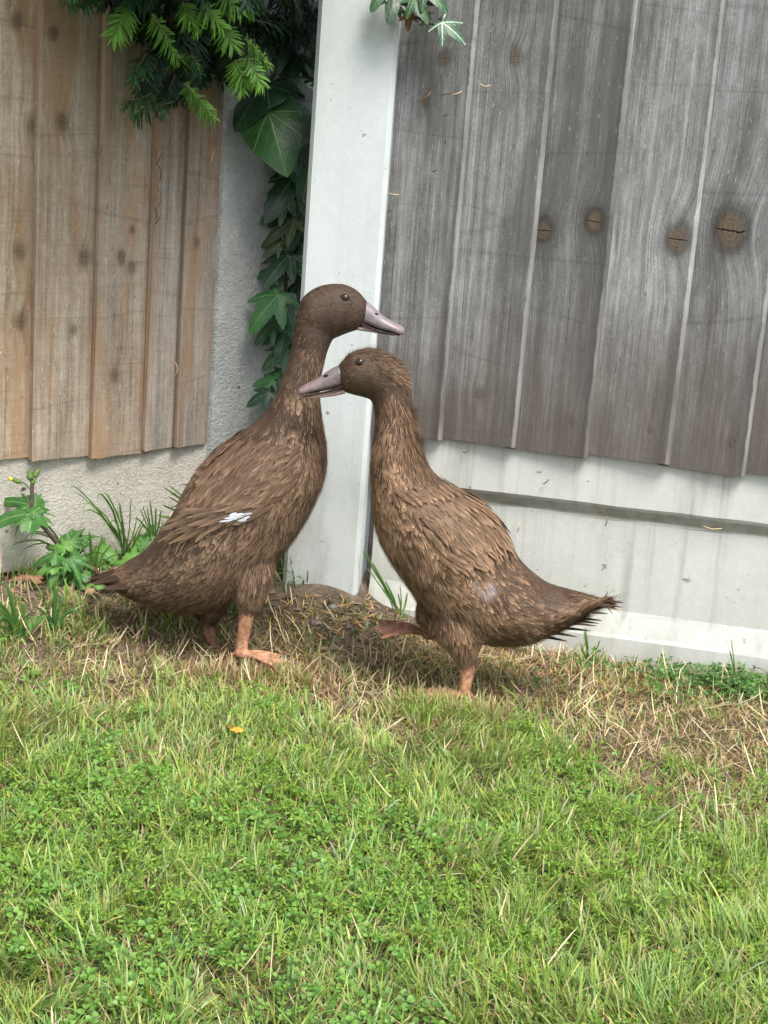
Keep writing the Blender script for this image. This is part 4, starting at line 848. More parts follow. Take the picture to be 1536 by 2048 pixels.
# ================================================================ leaves
def leaf_mesh(size, lobes, rmin, cup=.12, wave=.05, nr=7, na=72, serr=0.):
    """leaf in local x,y with the stalk at the origin and the tip along +y; 'lc' holds its own coordinates"""
    th = np.linspace(-math.pi, math.pi, na, endpoint=False)
    r = np.full(na, rmin)
    for (a, L, w_) in lobes:
        d = np.abs((th - math.radians(a) + math.pi) % (2 * math.pi) - math.pi); r = np.maximum(r, L * np.exp(-(d / math.radians(w_)) ** 1.25))
    r = np.convolve(np.concatenate([r[-1:], r, r[:1]]), [.15, .7, .15], 'valid')
    if lobes is HEART: d = np.abs(th); r = .60 + .40 * np.exp(-(d / .40) ** 1.35) + .06 * np.cos(d * 2) - .10 * sstep(1.4, 2.6, d)
    notch = np.clip(1 - .85 * np.exp(-((np.abs(th) - math.pi) / .32) ** 2), .05, 1); r = r * notch
    if serr: r = r * (1 + serr * np.sin(th * 21) + serr * .6 * np.sin(th * 34 + 1))
    V = [(0, 0, 0)]; 
    for k in range(1, nr + 1):
        u = k / nr
        for j in range(na):
            q = r[j] * u; X, Yy = q * math.sin(th[j]), q * math.cos(th[j]); V.append((X, Yy, -cup * q * q + wave * math.sin(th[j] * 5) * u * u * q - .06 * abs(X)))
    V = np.array(V); lc = V.copy(); Fc = [(0, 1 + j, 1 + (j + 1) % na) for j in range(na)]
    for k in range(nr - 1):
        for j in range(na): a = 1 + k * na + j; b = 1 + k * na + (j + 1) % na; Fc.append((a, a + na, b + na, b))
    me = mesh_py('leaf', V * size, Fc, True); a = me.attributes.new('lc', 'FLOAT_VECTOR', 'POINT'); a.data.foreach_set('vector', lc.astype(np.float32).ravel()); return me
IVY5 = [(0, 1., 34), (52, .78, 26), (-52, .78, 26), (112, .55, 24), (-112, .55, 24)]
IVY3 = [(0, 1., 36), (62, .72, 32), (-62, .72, 32), (125, .45, 28), (-125, .45, 28)]
HEART = [(0, 1., 46), (40, .80, 40), (-40, .80, 40), (95, .62, 45), (-95, .62, 45), (140, .5, 30), (-140, .5, 30)]
def vein_mat(name, base, base2, vein, vw, rough=.35, angs=(0, 52, -52, 112, -112), spec=.45, trans=.12):
    k = NT(name, rough, spec); v = k.attr('lc').outputs['Vector']; x, y, z = k.sep(v); acc = None
    nz = k.noise(v, 7, 3); P2x = k.math('ADD', x, k.math('MULTIPLY', k.math('SUBTRACT', nz, .5), .05))
    rad = k.math('SQRT', k.math('ADD', k.math('MULTIPLY', x, x), k.math('MULTIPLY', y, y)))
    for a in angs:
        s_, c_ = math.sin(math.radians(a)), math.cos(math.radians(a))
        al = k.math('ADD', k.math('MULTIPLY', P2x, s_), k.math('MULTIPLY', y, c_)); ac = k.math('ABSOLUTE', k.math('SUBTRACT', k.math('MULTIPLY', P2x, c_), k.math('MULTIPLY', y, s_)))
        wv = k.gr(al, 0, 1, vw, vw * .25); m_ = k.math('MULTIPLY', k.gr(k.math('SUBTRACT', ac, wv), 0, .012, 1, 0), k.math('GREATER_THAN', al, -.01))
        # side veins: repeating slanted lines off each main vein
        t = k.math('SUBTRACT', al, k.math('MULTIPLY', ac, 1.1)); fr = k.math('ABSOLUTE', k.math('SUBTRACT', k.math('FRACT', k.math('MULTIPLY', t, 5.2)), .5))
        side = k.math('MULTIPLY', k.math('MULTIPLY', k.gr(fr, .0, .05, .55, 0), k.gr(ac, .10, .22, 1, 0)), k.math('GREATER_THAN', al, .12))
        m_ = k.math('MAXIMUM', m_, side); acc = m_ if acc is None else k.math('MAXIMUM', acc, m_)
    c = k.mix(k.gr(k.noise(v, 3.2, 3), .35, .65), base, base2)
    c = k.mix(acc, c, vein); k.color(c); k.bump(k.math('ADD', k.math('MULTIPLY', acc, -.6), k.noise(v, 14, 2)), .25, .003)
    if trans:
        tr = k.n('ShaderNodeBsdfTranslucent'); k.l(c, tr.inputs[0]); ms = k.n('ShaderNodeMixShader'); ms.inputs[0].default_value = trans
        k.l(k.b.outputs[0], ms.inputs[1]); k.l(tr.outputs[0], ms.inputs[2]); k.l(ms.outputs[0], k.t.nodes['Material Output'].inputs[0])
    return k.m
IVD = vein_mat('ivy_dark', (.010, .034, .014), (.018, .055, .022), (.075, .125, .06), .010)
IVM = vein_mat('ivy_mid', (.018, .065, .022), (.035, .100, .034), (.10, .17, .075), .010)
IVB = vein_mat('ivy_bright', (.026, .105, .030), (.050, .155, .045), (.10, .21, .08), .010)
IVG = vein_mat('ivy_grey', (.050, .085, .062), (.075, .11, .085), (.11, .17, .10), .009, .3)
IVH = vein_mat('ivy_heart', (.014, .060, .012), (.022, .085, .016), (.09, .17, .06), .009, .4, (0, 38, -38, 80, -80))
IVW = vein_mat('ivy_white_vein', (.030, .085, .045), (.050, .115, .065), (.42, .50, .40), .020, .4)
IVO = vein_mat('ivy_olive', (.035, .055, .022), (.060, .085, .034), (.13, .15, .08), .010)
IVX = vein_mat('ivy_dead', (.16, .085, .03), (.10, .06, .025), (.22, .14, .06), .012, .7)
MSTEM = plain('woody_stem', (.085, .055, .035), .8, .2, .4, 200); MSTEMG = plain('green_stem', (.10, .15, .05), .55, .3, .25, 150); MPURP = plain('purple_stem', (.10, .075, .065), .5, .3, .25, 150)
def orient(p, tipdir, n, keep=False):
    """matrix: local +y along tipdir, +z along n"""
    n = n / np.linalg.norm(n); yv = tipdir - n * np.dot(tipdir, n); yv /= np.linalg.norm(yv)
    if keep: yv = tipdir / np.linalg.norm(tipdir); n = n - yv * np.dot(n, yv); n /= np.linalg.norm(n)
    xv = np.cross(yv, n)
    return Matrix(((xv[0], yv[0], n[0], p[0]), (xv[1], yv[1], n[1], p[1]), (xv[2], yv[2], n[2], p[2]), (0, 0, 0, 1)))
def px_dir(deg): a = math.radians(deg); return CR * math.cos(a) + CU * math.sin(a)
def put_leaf(parent, p, deg, size, lobes, mat, tilt=(0, 0), rmin=.30, cup=.25, **kw):
    me = leaf_mesh(size, lobes, rmin, cup, **kw); o = link('leaf', me, mat, parent); n = -DF + np.array([0, 0, .35]) + CR * tilt[0] + CU * tilt[1]
    o.matrix_world = Matrix.Translation(-parent.location) @ orient(p, px_dir(deg), n); return o
def stem_to(parent, pts, r, mat, name='stem'):
    P = catmull(np.asarray(pts, float), 5 * len(pts)); v, f = tube(P, np.linspace(r, r * .7, len(P)), 7); return link(name, fixn(mesh_py(name, v - np.array(parent.location), f, True)), mat, parent)

# ---- ivy climbing the pebbly post in the corner (stands 2-6 cm off that post)
QP = PL + nL * .025
ivy = empty('ivy_plant', on_ground_px(600, 1120), 'dark green ivy climbing the gap between pebbly post and white post', 'ivy')
def ip(px, py, off=0.): return onpl(px, py, QP + nL * off, nL)
stem_to(ivy, [ip(600, 1080), ip(590, 900), ip(575, 790), ip(580, 680), ip(572, 560), ip(590, 430), ip(600, 300), ip(608, 180), ip(615, 60)], .004, MSTEM)
stem_to(ivy, [ip(585, 620), ip(555, 585), ip(540, 590)], .0015, MSTEMG); stem_to(ivy, [ip(590, 240), ip(560, 200), ip(538, 222, .04)], .0018, MSTEMG)
#        px   py  tip-angle size  shape mat  off  tilt
IV = [(536, 224, -80, .088, HEART, IVH, .05, (-.2, .1)), (606, 206, -108, .082, HEART, IVG, .058, (.1, .6)), (533, 172, -128, .072, HEART, IVD, .03, (-.4, .5)), (583, 158, -95, .062, IVD and IVY3, IVD, .02, (0, .5)), (545, 205, 150, .050, IVY3, IVD, .015, (0, 0)),
      (612, 172, -70, .028, IVY5, IVW, .035, (.2, .2)), (590, 352, -120, .070, IVY3, IVD, .01, (.2, .3)), (618, 325, -95, .060, IVY3, IVM, .02, (.3, .2)), (600, 420, -110, .060, IVY5, IVD, .01, (.2, .3)), (575, 385, -130, .045, IVY3, IVD, .015, (0, .2)),
      (588, 442, 205, .048, IVY5, IVO, .03, (-.2, .4)), (578, 512, -125, .052, IVY5, IVD, .035, (0, .5)), (600, 520, -70, .040, IVY5, IVB, .03, (.3, .3)), (556, 590, -128, .060, IVY5, IVB, .045, (-.1, .2)), (566, 598, -70, .045, IVY5, IVM, .04, (.2, .3)),
      (575, 700, -150, .043, IVY5, IVM, .035, (-.1, .3)), (598, 660, -60, .045, IVY5, IVD, .015, (.2, .2)), (538, 785, 200, .034, IVY5, IVD, .04, (0, .3)), (580, 760, -80, .038, IVY5, IVD, .015, (.2, .2)), (605, 560, -85, .050, IVY5, IVD, .01, (.2, .2)),
      (612, 470, -100, .05, IVY5, IVD, .005, (.3, 0)), (600, 270, -95, .06, IVY3, IVD, .005, (.1, .1)), (570, 300, -70, .055, IVY3, IVD, .0, (.1, .1)), (618, 240, -90, .05, IVY3, IVD, .0, (.2, .1)), (625, 110, -100, .05, IVY3, IVD, .01, (.2, .3)), (600, 110, -120, .055, IVY3, IVD, .005, (0, .3)),
      (630, 60, -90, .05, IVY5, IVD, .01, (.2, .3)), (570, 70, -100, .05, IVY3, IVD, .0, (0, .3)), (610, 20, -80, .055, IVY3, IVD, .0, (0, .3)), (585, 640, -100, .045, IVY5, IVD, .005, (.1, .2)), (595, 480, -60, .045, IVY5, IVD, .0, (.1, .2)), (605, 720, -90, .04, IVY5, IVD, .005, (.1, .2)), (590, 830, -80, .035, IVY5, IVD, .01, (.1, .3)), (548, 650, -140, .036, IVY5, IVM, .02, (-.2, .3)), (562, 745, -120, .036, IVY5, IVM, .025, (0, .4)), (545, 760, 170, .03, IVY5, IVB, .03, (-.1, .3)), (570, 660, -100, .045, IVY5, IVM, .02, (.1, .3)), (560, 545, 170, .04, IVY5, IVM, .02, (-.1, .3)), (558, 490, 150, .036, IVY5, IVO, .02, (-.2, .2)), (585, 800, -120, .036, IVY5, IVM, .02, (0, .3)), (570, 410, -150, .04, IVY5, IVM, .015, (-.1, .4))]
for (x_, y_, dg_, sz, sh, mt, of, tl) in IV: put_leaf(ivy, ip(x_, y_, of), dg_ + rng.normal() * 4, sz * (1.28 if sh is not HEART else 1.12), sh, mt, tl, .26 if sh is not HEART else .4, .35 if sh is HEART else .5)
# ---- ivy sprig over the top of the white post onto the grey panel
QR = PR + nR * (OV + .02)
iv2 = empty('ivy_sprig', onpl(800, -60, QR, nR), 'small ivy sprig with white veined leaf hanging on the grey panel', 'ivy')
ir = lambda px, py, off=0.: onpl(px, py, QR + nR * off, nR)
stem_to(iv2, [ir(760, -60), ir(800, 15), ir(840, 38), ir(862, 48), ir(885, 46)], .0022, MSTEM); stem_to(iv2, [ir(800, 15), ir(815, 40), ir(822, 50)], .0015, MSTEM)
for (x_, y_, dg_, sz, sh, mt, of, tl) in [(884, 45, -40, .046, IVY5, IVW, .02, (0, .2)), (828, -2, -62, .042, IVY5, IVM, .025, (0, .2)), (790, -12, -100, .05, IVY5, IVD, .02, (0, .3)), (770, -20, -120, .04, IVY5, IVM, .02, (0, .3)), (818, 30, -95, .024, IVY3, IVX, .01, (0, 0)), (850, 30, 40, .018, IVY3, IVO, .01, (0, .1)), (848, 46, -95, .012, IVY3, IVG, .01, (0, .1)), (800, 5, -40, .03, IVY5, IVD, .005, (0, 0)), (850, -25, -50, .05, IVY5, IVM, .02, (0, .3))]:
    put_leaf(iv2, ir(x_, y_, of), dg_, sz, sh, mt, tl, .26, .4)

# ---- thistle-like weed at the left board
MSOW = vein_mat('sow_thistle', (.040, .135, .030), (.075, .215, .045), (.16, .29, .10), .012, .45, (0, 45, -45, 85, -85), .4, .3); MSOWL = vein_mat('sow_thistle_young', (.10, .26, .045), (.14, .31, .06), (.20, .34, .11), .012, .45, (0, 45, -45), .4, .3)
wb = on_ground_px(128, 1150); WY = wb[1]
weed = empty('thistle_weed', wb, 'jagged leaved green weed with yellow buds against the pebbly gravel board', 'weed')
wp = lambda px, py, dy=0.: onpl(px, py, wb + nL * (.012 - dy), nL)
stem_to(weed, [wb - UZ * .01, wp(118, 1095), wp(92, 1060), wp(66, 1030), wp(64, 990), wp(65, 955)], .0042, MPURP)
SOW = [(0, 1., 18), (38, .55, 14), (-38, .55, 14), (70, .48, 14), (-70, .48, 14), (105, .45, 16), (-105, .45, 16), (140, .5, 16), (-140, .5, 16)]
for (x_, y_, dg_, sz, mt, tl, dy) in [(66, 1028, 178, .075, MSOW, (0, .9), -.02), (66, 1024, 12, .034, MSOW, (0, .7), -.02), (60, 1010, 160, .055, MSOW, (0, .2), .01), (70, 1025, -30, .03, MSOW, (0, .5), -.02), (118, 1100, 150, .035, MSOWL, (-.3, .3), -.02), (128, 1105, 85, .048, MSOWL, (0, .1), .01), (140, 1085, 60, .04, MSOW, (.2, .2), 0), (150, 1080, 35, .048, MSOW, (.3, .4), .01), (125, 1125, -110, .045, MSOW, (0, .6), -.03), (112, 1110, 190, .04, MSOW, (-.2, .6), -.03), (140, 1115, -70, .045, MSOW, (.2, .6), -.03), (152, 1120, -20, .04, MSOW, (.2, .6), -.02), (105, 1130, -150, .036, MSOWL, (-.2, .5), -.03), (130, 1095, 110, .03, MSOWL, (0, .3), -.03), (115, 1150, -95, .035, MSOW, (0, .5), -.02), (140, 1140, -50, .03, MSOWL, (0, .5), -.02)]:
    put_leaf(weed, wp(x_, y_, dy), dg_, sz * 1.12, SOW, mt, tl, .36, .5, wave=.15, serr=.06, na=96)
MBUD = plain('bud_green', (.10, .17, .045), .6, .3, .3, 300); MYEL = plain('petal_yellow', (.62, .48, .06), .6, .3)
for (x_, y_, dx, dy, r_) in [(60, 952, 0, 1, .0062), (72, 948, .5, .8, .0055), (34, 962, -.9, .3, .0050), (66, 962, .3, .9, .0048)]:
    p = wp(x_, y_); d = nrm(CR * dx + CU * dy); pts = [p - d * .008, p - d * .004, p, p + d * .006, p + d * .009]; v, f = tube(catmull(np.array(pts), 10), catmull(np.array([.002, 1., 1.05, .75, .4])[:, None] * np.array([[1.]]), 10)[:, 0] * r_ * .8, 10)
    b_ = link('bud', fixn(mesh_py('bud', v - wb, f, True)), MBUD, weed)
    if r_ < .0052: v, f = tube(np.array([p + d * .007, p + d * .011, p + d * .014]), [.003, .0034, .0012], 8); link('petals', fixn(mesh_py('petals', v - wb, f, True)), MYEL, b_)
    stem_to(weed, [wp(65, 985), wp(65, 972) * .5 + p * .5, p - d * .006], .0012, MSTEMG)
def small_weed(px, py, label, leaves, mat=MSOW):
    b = on_ground_px(px, py); r_ = empty('leafy_weed', b, label, 'weed', 'small broad leaved weeds')
    for (x_, y_, dg_, sz, tl) in leaves: put_leaf(r_, onpl(x_, y_, b + nL * .015, nL), dg_, sz, SOW, mat, tl, .4, .5, serr=.04)
small_weed(292, 1100, 'broad green weed leaves between gravel board and the taller duck', [(292, 1090, 80, .055, (.1, .2)), (285, 1095, 120, .035, (-.2, .3)), (300, 1095, 45, .035, (.2, .3)), (275, 1110, 170, .03, (0, .6))])
small_weed(235, 1165, 'low green weed beside the tail of the taller duck', [(240, 1150, 100, .03, (0, .6)), (225, 1155, 160, .03, (0, .7)), (255, 1150, 40, .03, (0, .6)), (200, 1165, 190, .028, (0, .7))], MSOWL)

small_weed(205, 1130, 'leafy green weed in the grass strip below the pebbly gravel board', [(205, 1105, 95, .045, (0, .4)), (195, 1115, 140, .035, (-.2, .5)), (218, 1112, 50, .035, (.2, .5)), (185, 1128, 185, .03, (0, .6)), (228, 1128, 0, .03, (0, .6)), (208, 1125, -80, .03, (0, .7))], MSOWL)
small_weed(265, 1140, 'pale green weed rosette close behind the tail of the taller duck', [(265, 1118, 90, .04, (0, .4)), (252, 1128, 150, .035, (-.2, .5)), (280, 1125, 35, .035, (.2, .5)), (262, 1138, -90, .025, (0, .7))], MSOWL)
small_weed(165, 1165, 'dark green weed rosette on soil between thistle and duck tail', [(165, 1150, 80, .035, (0, .5)), (152, 1158, 160, .03, (0, .6)), (180, 1158, 20, .03, (0, .6)), (165, 1165, -70, .028, (0, .7))])
tuft('grass_tuft', on_ground_px(310, 1090), 0, [(285, 1010, 0, 0), (300, 1000, 0, 0), (322, 1020, 0, 0), (270, 1040, .01, 0), (335, 1040, 0, 0), (312, 1015, 0, 0)], .0045, 'upright grass tuft between the gravel board and duck back')
tuft('grass_tuft', on_ground_px(185, 1150), 0, [(150, 1075, .01, 0), (178, 1060, 0, 0), (205, 1070, 0, 0), (225, 1095, .01, -.01), (140, 1110, .01, -.01), (195, 1080, 0, 0)], .0042, 'loose grass tuft among the weeds below the gravel board')
sx = rng.uniform(-.25, .50, 3000); so_ = rng.uniform(.03, .24, 3000); gx = PL[0] + tL[0] * sx + nL[0] * so_; gy = PL[1] + tL[1] * sx + nL[1] * so_; kk = rng.random(3000) < sstep(.35, .6, vnoise(gx * 18, gy * 18, 61)); gx, gy = gx[kk], gy[kk]; n = len(gx)
r = rng.random(n)[:, None]; put_blades('bank_grass', [blades(gx, gy, .02 + .04 * rng.random(n), .0018 + .002 * rng.random(n), rng.uniform(.05, .8, n), rng.uniform(0, 1., n), rng.uniform(0, 6.283, n), GA + 0 * r, GB * (1 - r) + GC * .7 * r)], MGRASS, kind='stuff', label='loose green grass on the bank below the gravel board', cat='grass')

# ================================================================ yew hanging over the corner
MYD = colmat('yew_needles', .5, .25, trans=.15); 
def sprig_mesh(L, tone, spacing=.0027, nl=.021, bright=0.):
    """flat spray: stem with two ranks of curved needles, along +y, facing +z"""
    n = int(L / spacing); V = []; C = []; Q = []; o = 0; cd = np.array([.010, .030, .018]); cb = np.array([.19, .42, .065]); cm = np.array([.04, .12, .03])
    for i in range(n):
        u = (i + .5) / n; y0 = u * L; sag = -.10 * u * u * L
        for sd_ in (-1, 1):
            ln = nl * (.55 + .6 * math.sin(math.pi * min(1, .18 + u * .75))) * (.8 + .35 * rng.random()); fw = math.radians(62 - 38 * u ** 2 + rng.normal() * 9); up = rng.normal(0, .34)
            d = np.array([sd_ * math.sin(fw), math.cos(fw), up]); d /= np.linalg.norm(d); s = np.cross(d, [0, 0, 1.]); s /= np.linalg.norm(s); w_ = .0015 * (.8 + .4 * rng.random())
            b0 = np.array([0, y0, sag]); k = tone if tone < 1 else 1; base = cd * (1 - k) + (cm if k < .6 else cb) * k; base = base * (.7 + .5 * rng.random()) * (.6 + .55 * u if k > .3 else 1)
            for a, ww, cc in ((0., .6, .7), (.35, 1., 1.), (.75, .9, 1.05), (1., .15, 1.1)):
                p = b0 + d * ln * a + np.array([0, 0, -.42 * a * a * ln]); V += [p - s * w_ * ww, p + s * w_ * ww]; C += [base * cc] * 2
            Q += [(o + 2 * j, o + 2 * j + 1, o + 2 * j + 3, o + 2 * j + 2) for j in range(3)]; o += 8
    st = np.linspace(0, 1, 8)
    for a in st:
        for q in range(4):
            t = q * math.pi / 2; r_ = .0013 * (1.2 - a); V.append((r_ * math.cos(t), a * L, -.10 * a * a * L + r_ * math.sin(t))); C.append(np.array([.09, .07, .035]) if tone < .6 else np.array([.15, .22, .06]))
    for a in range(7):
        for q in range(4): Q.append((o + a * 4 + q, o + a * 4 + (q + 1) % 4, o + (a + 1) * 4 + (q + 1) % 4, o + (a + 1) * 4 + q))
    return mesh_np('sprig', np.array(V), np.array(Q), np.full(len(Q), 4), np.array(C), smooth=False)
yq = PL + nL * .14
yp = lambda px, py, off=0.: onpl(px, py, yq + nL * off, nL)
yb = yp(430, -420, -.05); yew = empty('yew_bush', yb, 'dark green yew with bright new tips overhanging the corner', 'yew bush')
def sprig(p0, p1, tone, off=0., nl=.021, tilt=None):
    a, b = yp(*p0, off), yp(*p1, off + rng.normal() * .012); d = b - a; L = float(np.linalg.norm(d)); me = sprig_mesh(L, tone, nl=nl); o = link('sprig', me, MYD, yew)
    n = -DF + np.array([0, 0, .8]) + rng.normal(0, .3, 3) if tilt is None else tilt
    o.matrix_world = Matrix.Translation(-yew.location) @ orient(a, d, n, True)
LIGHT = [((258, 15), (226, 70), .85), ((300, 28), (366, 118), .8), ((352, 118), (358, 122), .8), ((372, 5), (398, 60), 1.), ((400, 12), (446, 52), 1.), ((446, 52), (468, 95), .8), ((492, 78), (540, 128), .9), ((470, 120), (492, 172), .9), ((500, 122), (532, 172), .85), ((440, -15), (482, 22), .8), ((292, 108), (266, 152), .5), ((382, 105), (404, 146), .55), ((302, 188), (256, 204), .55), ((312, 196), (272, 230), .5), ((318, 205), (330, 222), .5), ((372, 168), (436, 236), .75), ((300, -12), (262, 0), .5), ((530, -20), (480, 5), .5), ((150, -30), (128, 6), .55), ((190, -30), (160, 4), .5)]
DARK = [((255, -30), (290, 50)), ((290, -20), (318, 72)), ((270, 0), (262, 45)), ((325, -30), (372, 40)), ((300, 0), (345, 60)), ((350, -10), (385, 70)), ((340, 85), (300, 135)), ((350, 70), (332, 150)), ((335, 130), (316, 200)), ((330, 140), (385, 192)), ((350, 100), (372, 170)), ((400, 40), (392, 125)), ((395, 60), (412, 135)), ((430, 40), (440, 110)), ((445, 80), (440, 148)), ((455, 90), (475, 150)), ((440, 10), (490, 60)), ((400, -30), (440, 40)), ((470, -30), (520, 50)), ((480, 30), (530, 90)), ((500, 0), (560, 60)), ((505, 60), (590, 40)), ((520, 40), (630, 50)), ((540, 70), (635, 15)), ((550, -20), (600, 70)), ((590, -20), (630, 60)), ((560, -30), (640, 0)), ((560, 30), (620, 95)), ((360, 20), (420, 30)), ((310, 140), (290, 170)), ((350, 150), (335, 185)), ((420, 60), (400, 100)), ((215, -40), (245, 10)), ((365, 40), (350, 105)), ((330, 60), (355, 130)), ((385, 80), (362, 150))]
def jit(p, s): return (p[0] + rng.normal() * s, p[1] + rng.normal() * s)
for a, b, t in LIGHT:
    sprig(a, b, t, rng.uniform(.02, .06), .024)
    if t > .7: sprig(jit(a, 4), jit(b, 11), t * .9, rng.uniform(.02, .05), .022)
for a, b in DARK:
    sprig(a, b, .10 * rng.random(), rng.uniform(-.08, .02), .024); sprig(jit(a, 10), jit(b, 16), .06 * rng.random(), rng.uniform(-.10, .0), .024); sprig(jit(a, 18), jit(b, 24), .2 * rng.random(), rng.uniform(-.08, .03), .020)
for pts, r_ in [([(430, -420), (400, -200), (350, -20), (345, 80), (335, 150)], .007), ([(400, -200), (420, -60), (450, 60), (447, 130)], .005), ([(430, -420), (540, -150), (580, 0), (600, 60)], .006), ([(350, -20), (300, 10), (270, 40)], .003), ([(345, 90), (370, 150), (400, 195)], .003)]:
    stem_to(yew, [yp(*p, .0 if i else -.05) for i, p in enumerate(pts)], r_, MSTEM, 'branch')
# the bush above the frame that darkens the corner: denser sprays on shared meshes
share = [sprig_mesh(.11, .05 + .1 * i, spacing=.0034, nl=.024) for i in range(5)]
VV = []; CC = []; QQ = []; oo = 0
def mesh_arr(me):
    n = len(me.vertices); c = np.zeros(n * 3, np.float32); me.vertices.foreach_get('co', c); k = np.zeros(n * 4, np.float32); me.color_attributes['col'].data.foreach_get('color', k)
    l = np.zeros(len(me.loops), np.int32); me.loops.foreach_get('vertex_index', l); return c.reshape(-1, 3), k.reshape(-1, 4)[:, :3], l.reshape(-1, 4)
arrs = [mesh_arr(m_) for m_ in share]
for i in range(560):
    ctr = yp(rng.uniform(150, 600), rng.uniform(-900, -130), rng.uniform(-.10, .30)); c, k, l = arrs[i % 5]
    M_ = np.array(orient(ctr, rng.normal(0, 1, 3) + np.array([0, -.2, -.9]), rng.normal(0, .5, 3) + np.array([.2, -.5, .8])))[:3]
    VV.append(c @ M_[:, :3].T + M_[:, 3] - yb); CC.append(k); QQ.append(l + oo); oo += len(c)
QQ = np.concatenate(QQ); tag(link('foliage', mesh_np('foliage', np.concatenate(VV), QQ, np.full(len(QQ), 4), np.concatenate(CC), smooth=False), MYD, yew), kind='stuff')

# ================================================================ small things
MSTONE = plain('pebble_grey', (.30, .28, .26), .8, .3, .4, 120); MSTONED = plain('pebble_brown', (.12, .10, .085), .85, .2, .6, 160)
def pebble(px, py, r_, mat, label, sq=.6):
    p = on_ground_px(px, py); me = bpy.data.meshes.new('pebble'); bm = bmesh.new(); bmesh.ops.create_icosphere(bm, subdivisions=3, radius=r_)
    for v in bm.verts:
        q = v.co / r_; k = 1 + .28 * (vnoise(np.array(q.x * 1.7 + px), np.array(q.y * 1.7 + q.z * 1.3), 3) - .5) * 2; v.co = Vector((v.co.x * k * 1.25, v.co.y * k, v.co.z * k * sq))
    bm.to_mesh(me); bm.free(); me.polygons.foreach_set('use_smooth', np.full(len(me.polygons), True)); o = link('pebble', me, mat, None, (p[0], p[1], p[2] + r_ * sq * .5)); tag(o, label, 'pebble', 'pebbles at the gravel board')
pebble(1245, 1322, .013, MSTONED, 'dark mottled stone against the recessed gravel board', .55); pebble(1262, 1327, .009, MSTONED, 'small dark stone touching the mottled stone')
pebble(1317, 1344, .009, MSTONE, 'small pale grey pebble between mottled stone and clover', .7); pebble(1300, 1345, .0045, MSTONE, 'tiny grey pebble beside the pale grey pebble')
pebble(398, 1330, .006, MSTONE, 'small grey pebble in straw near the feet of the taller duck'); pebble(632, 1248, .008, MSTONED, 'brown pebble on soil in front of the white post'); pebble(665, 1215, .006, MSTONE, 'little grey stone on soil near the foot of the white post')
def litter(name, px, py, deg, size, c1, c2, label, cat, on=None, lobes=None, group=None, up=.012):
    m_ = vein_mat(name + '_mat', c1, c2, tuple(min(1, v * 1.3) for v in c2), .01, .7, (0, 40, -40), .25, .1)
    me = leaf_mesh(size, lobes or [(0, 1., 30), (40, .6, 26), (-40, .6, 26)], .2, .5, .12)
    if on is None: p = on_ground_px(px, py) + UZ * up; nn_ = np.array([.2, -.5, 1.])
    else: p = on(px, py); nn_ = -DF + CU * .3
    o = link(name, me, m_); o.matrix_world = orient(p, px_dir(deg), nn_); tag(o, label, cat, group)
litter('fallen_petal', 482, 1492, 150, .016, (.55, .16, .02), (.75, .42, .06), 'small orange and yellow fallen petal on the green lawn', 'petal', up=.022)
litter('fallen_petal', 462, 1480, 120, .011, (.16, .07, .02), (.35, .18, .04), 'darker curled petal beside the orange fallen petal', 'petal', up=.018)
litter('dead_leaf', 75, 1172, 170, .05, (.16, .085, .045), (.22, .12, .07), 'long brown dead leaf on soil below the pebbly gravel board', 'leaf', lobes=[(0, 1., 14), (180, .3, 30)])
litter('dead_leaf', 1226, 1312, 110, .018, (.10, .05, .035), (.16, .08, .05), 'dark red dead leaf standing at the foot of the recessed board', 'leaf', lobes=[(0, 1., 14)], up=.005)
litter('dead_leaf', 22, 1195, 10, .03, (.14, .08, .045), (.24, .15, .09), 'short dead leaf on soil beside the broad bladed grass', 'leaf', lobes=[(0, 1., 18)])
litter('dead_leaf', 180, 1195, -10, .035, (.20, .13, .07), (.30, .20, .11), 'pale dead leaf on soil under the tail of the taller duck', 'leaf', lobes=[(0, 1., 12)])
MNEED = [plain('dry_needle_%d' % i, c, .6, .3) for i, c in enumerate([(.26, .14, .065), (.48, .38, .22), (.12, .07, .04), (.13, .055, .035)])]
def needle(px, py, deg, Lpx, mat, where, label, bow=.2, on=None):
    on = on or ir; d = np.array([math.cos(math.radians(deg)), -math.sin(math.radians(deg))]); e = np.array([-d[1], d[0]]) * bow * Lpx; c = np.array([px, py], float)
    P = np.array([on(*(c - d * Lpx / 2), -.014), on(*(c + e * .5), -.008), on(*(c + d * Lpx / 2), -.011)]); P = catmull(P, 9); b = P[4].copy(); v, f = tube(P, .0009 * np.array([.4, .8, 1, 1, 1, 1, .9, .7, .3]), 6)
    o = link('dry_needle', fixn(mesh_py('dry_needle', v - b, f, True)), mat, None, tuple(b)); tag(o, label, 'needle', 'dry needles caught on the fence')
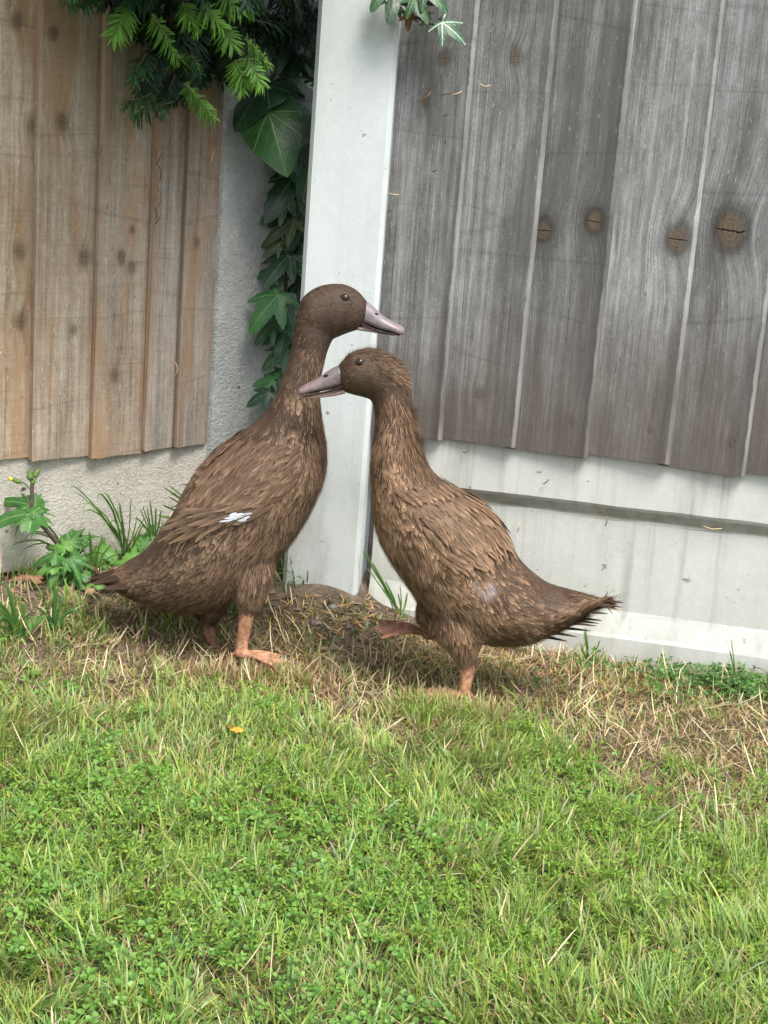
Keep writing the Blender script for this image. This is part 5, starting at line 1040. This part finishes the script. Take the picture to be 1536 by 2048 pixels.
needle(850, 192, 40, 32, MNEED[0], 0, 'curled rust coloured needle stuck to grey board below the ivy sprig'); needle(895, 186, 12, 36, MNEED[2], 0, 'dark needle crossing a pale one on the grey boards', .1); needle(912, 186, 18, 26, MNEED[1], 0, 'pale needle crossing a dark one on the grey boards', .15); needle(970, 168, -10, 24, MNEED[1], 0, 'pale curled needle on the seam of two grey boards', .4); needle(895, 232, 12, 18, MNEED[2], 0, 'thin dark curved needle hooked on the grey board', -.3); needle(788, 388, -8, 22, MNEED[1], 0, 'pale needle at the white post edge on grey board', .1); needle(870, 340, 30, 13, MNEED[2], 0, 'short brown needle on the grey board by the post', .2); needle(779, 420, 40, 10, MNEED[3], 0, 'red bud scale at the white post edge, upper one', .2); needle(790, 457, -30, 10, MNEED[3], 0, 'red bud scale at the white post edge, lower one', .2)
il = lambda px, py, off=0.: onpl(px, py, PL + nL * (OV + .018 + off), nL)
needle(424, 314, 78, 26, MNEED[1], 0, 'pale needle hanging on the last brown board', .05, il); needle(200, 300, 70, 22, MNEED[0], 0, 'rust needle in the seam of two wide brown boards', .3, il); needle(214, 412, 85, 14, MNEED[0], 0, 'short rust needle low in the seam of wide brown boards', .2, il); needle(350, 738, 88, 28, MNEED[1], 0, 'pale curl in the seam of two narrow brown boards', .35, il)
for i_, (x_, y_, d_, l_) in enumerate([(308, 300, 110, 30), (315, 320, 60, 26), (318, 345, 95, 34), (312, 372, 120, 24), (318, 400, 80, 34), (310, 425, 100, 26), (314, 440, 60, 20), (306, 395, 70, 22)]): needle(x_, y_, d_, l_, MNEED[(0, 3, 2, 0)[i_ % 4]], 0, ('topmost', 'second', 'third', 'fourth', 'fifth', 'sixth', 'seventh', 'lowest')[(0, 1, 2, 3, 5, 6, 7, 4)[i_]] + ' rust brown bark shred in the seam below the yew', .25, il)
ig = lambda px, py, off=0.: onpl(px, py, PR + nR * (.018 + off), nR)
for (x_, y_, d_, l_, m_, lb) in [(1092, 963, 38, 16, 2, 'dark stick-like needle on the upper band of the recessed board'), (932, 903, 10, 14, 2, 'dark crumb of bark under the grey boards'), (1212, 1042, 80, 22, 0, 'brown cobweb shred under the groove of the recessed board'), (1203, 1023, 20, 10, 3, 'red brown crumb in the groove of the recessed board'), (1425, 1054, -8, 40, 1, 'pale straw lying in the groove of the recessed board'), (1036, 1055, 80, 20, 1, 'thin tan fleck on the recessed panel above the duck')]: needle(x_, y_, d_, l_, MNEED[m_], 0, lb, .2, ig)
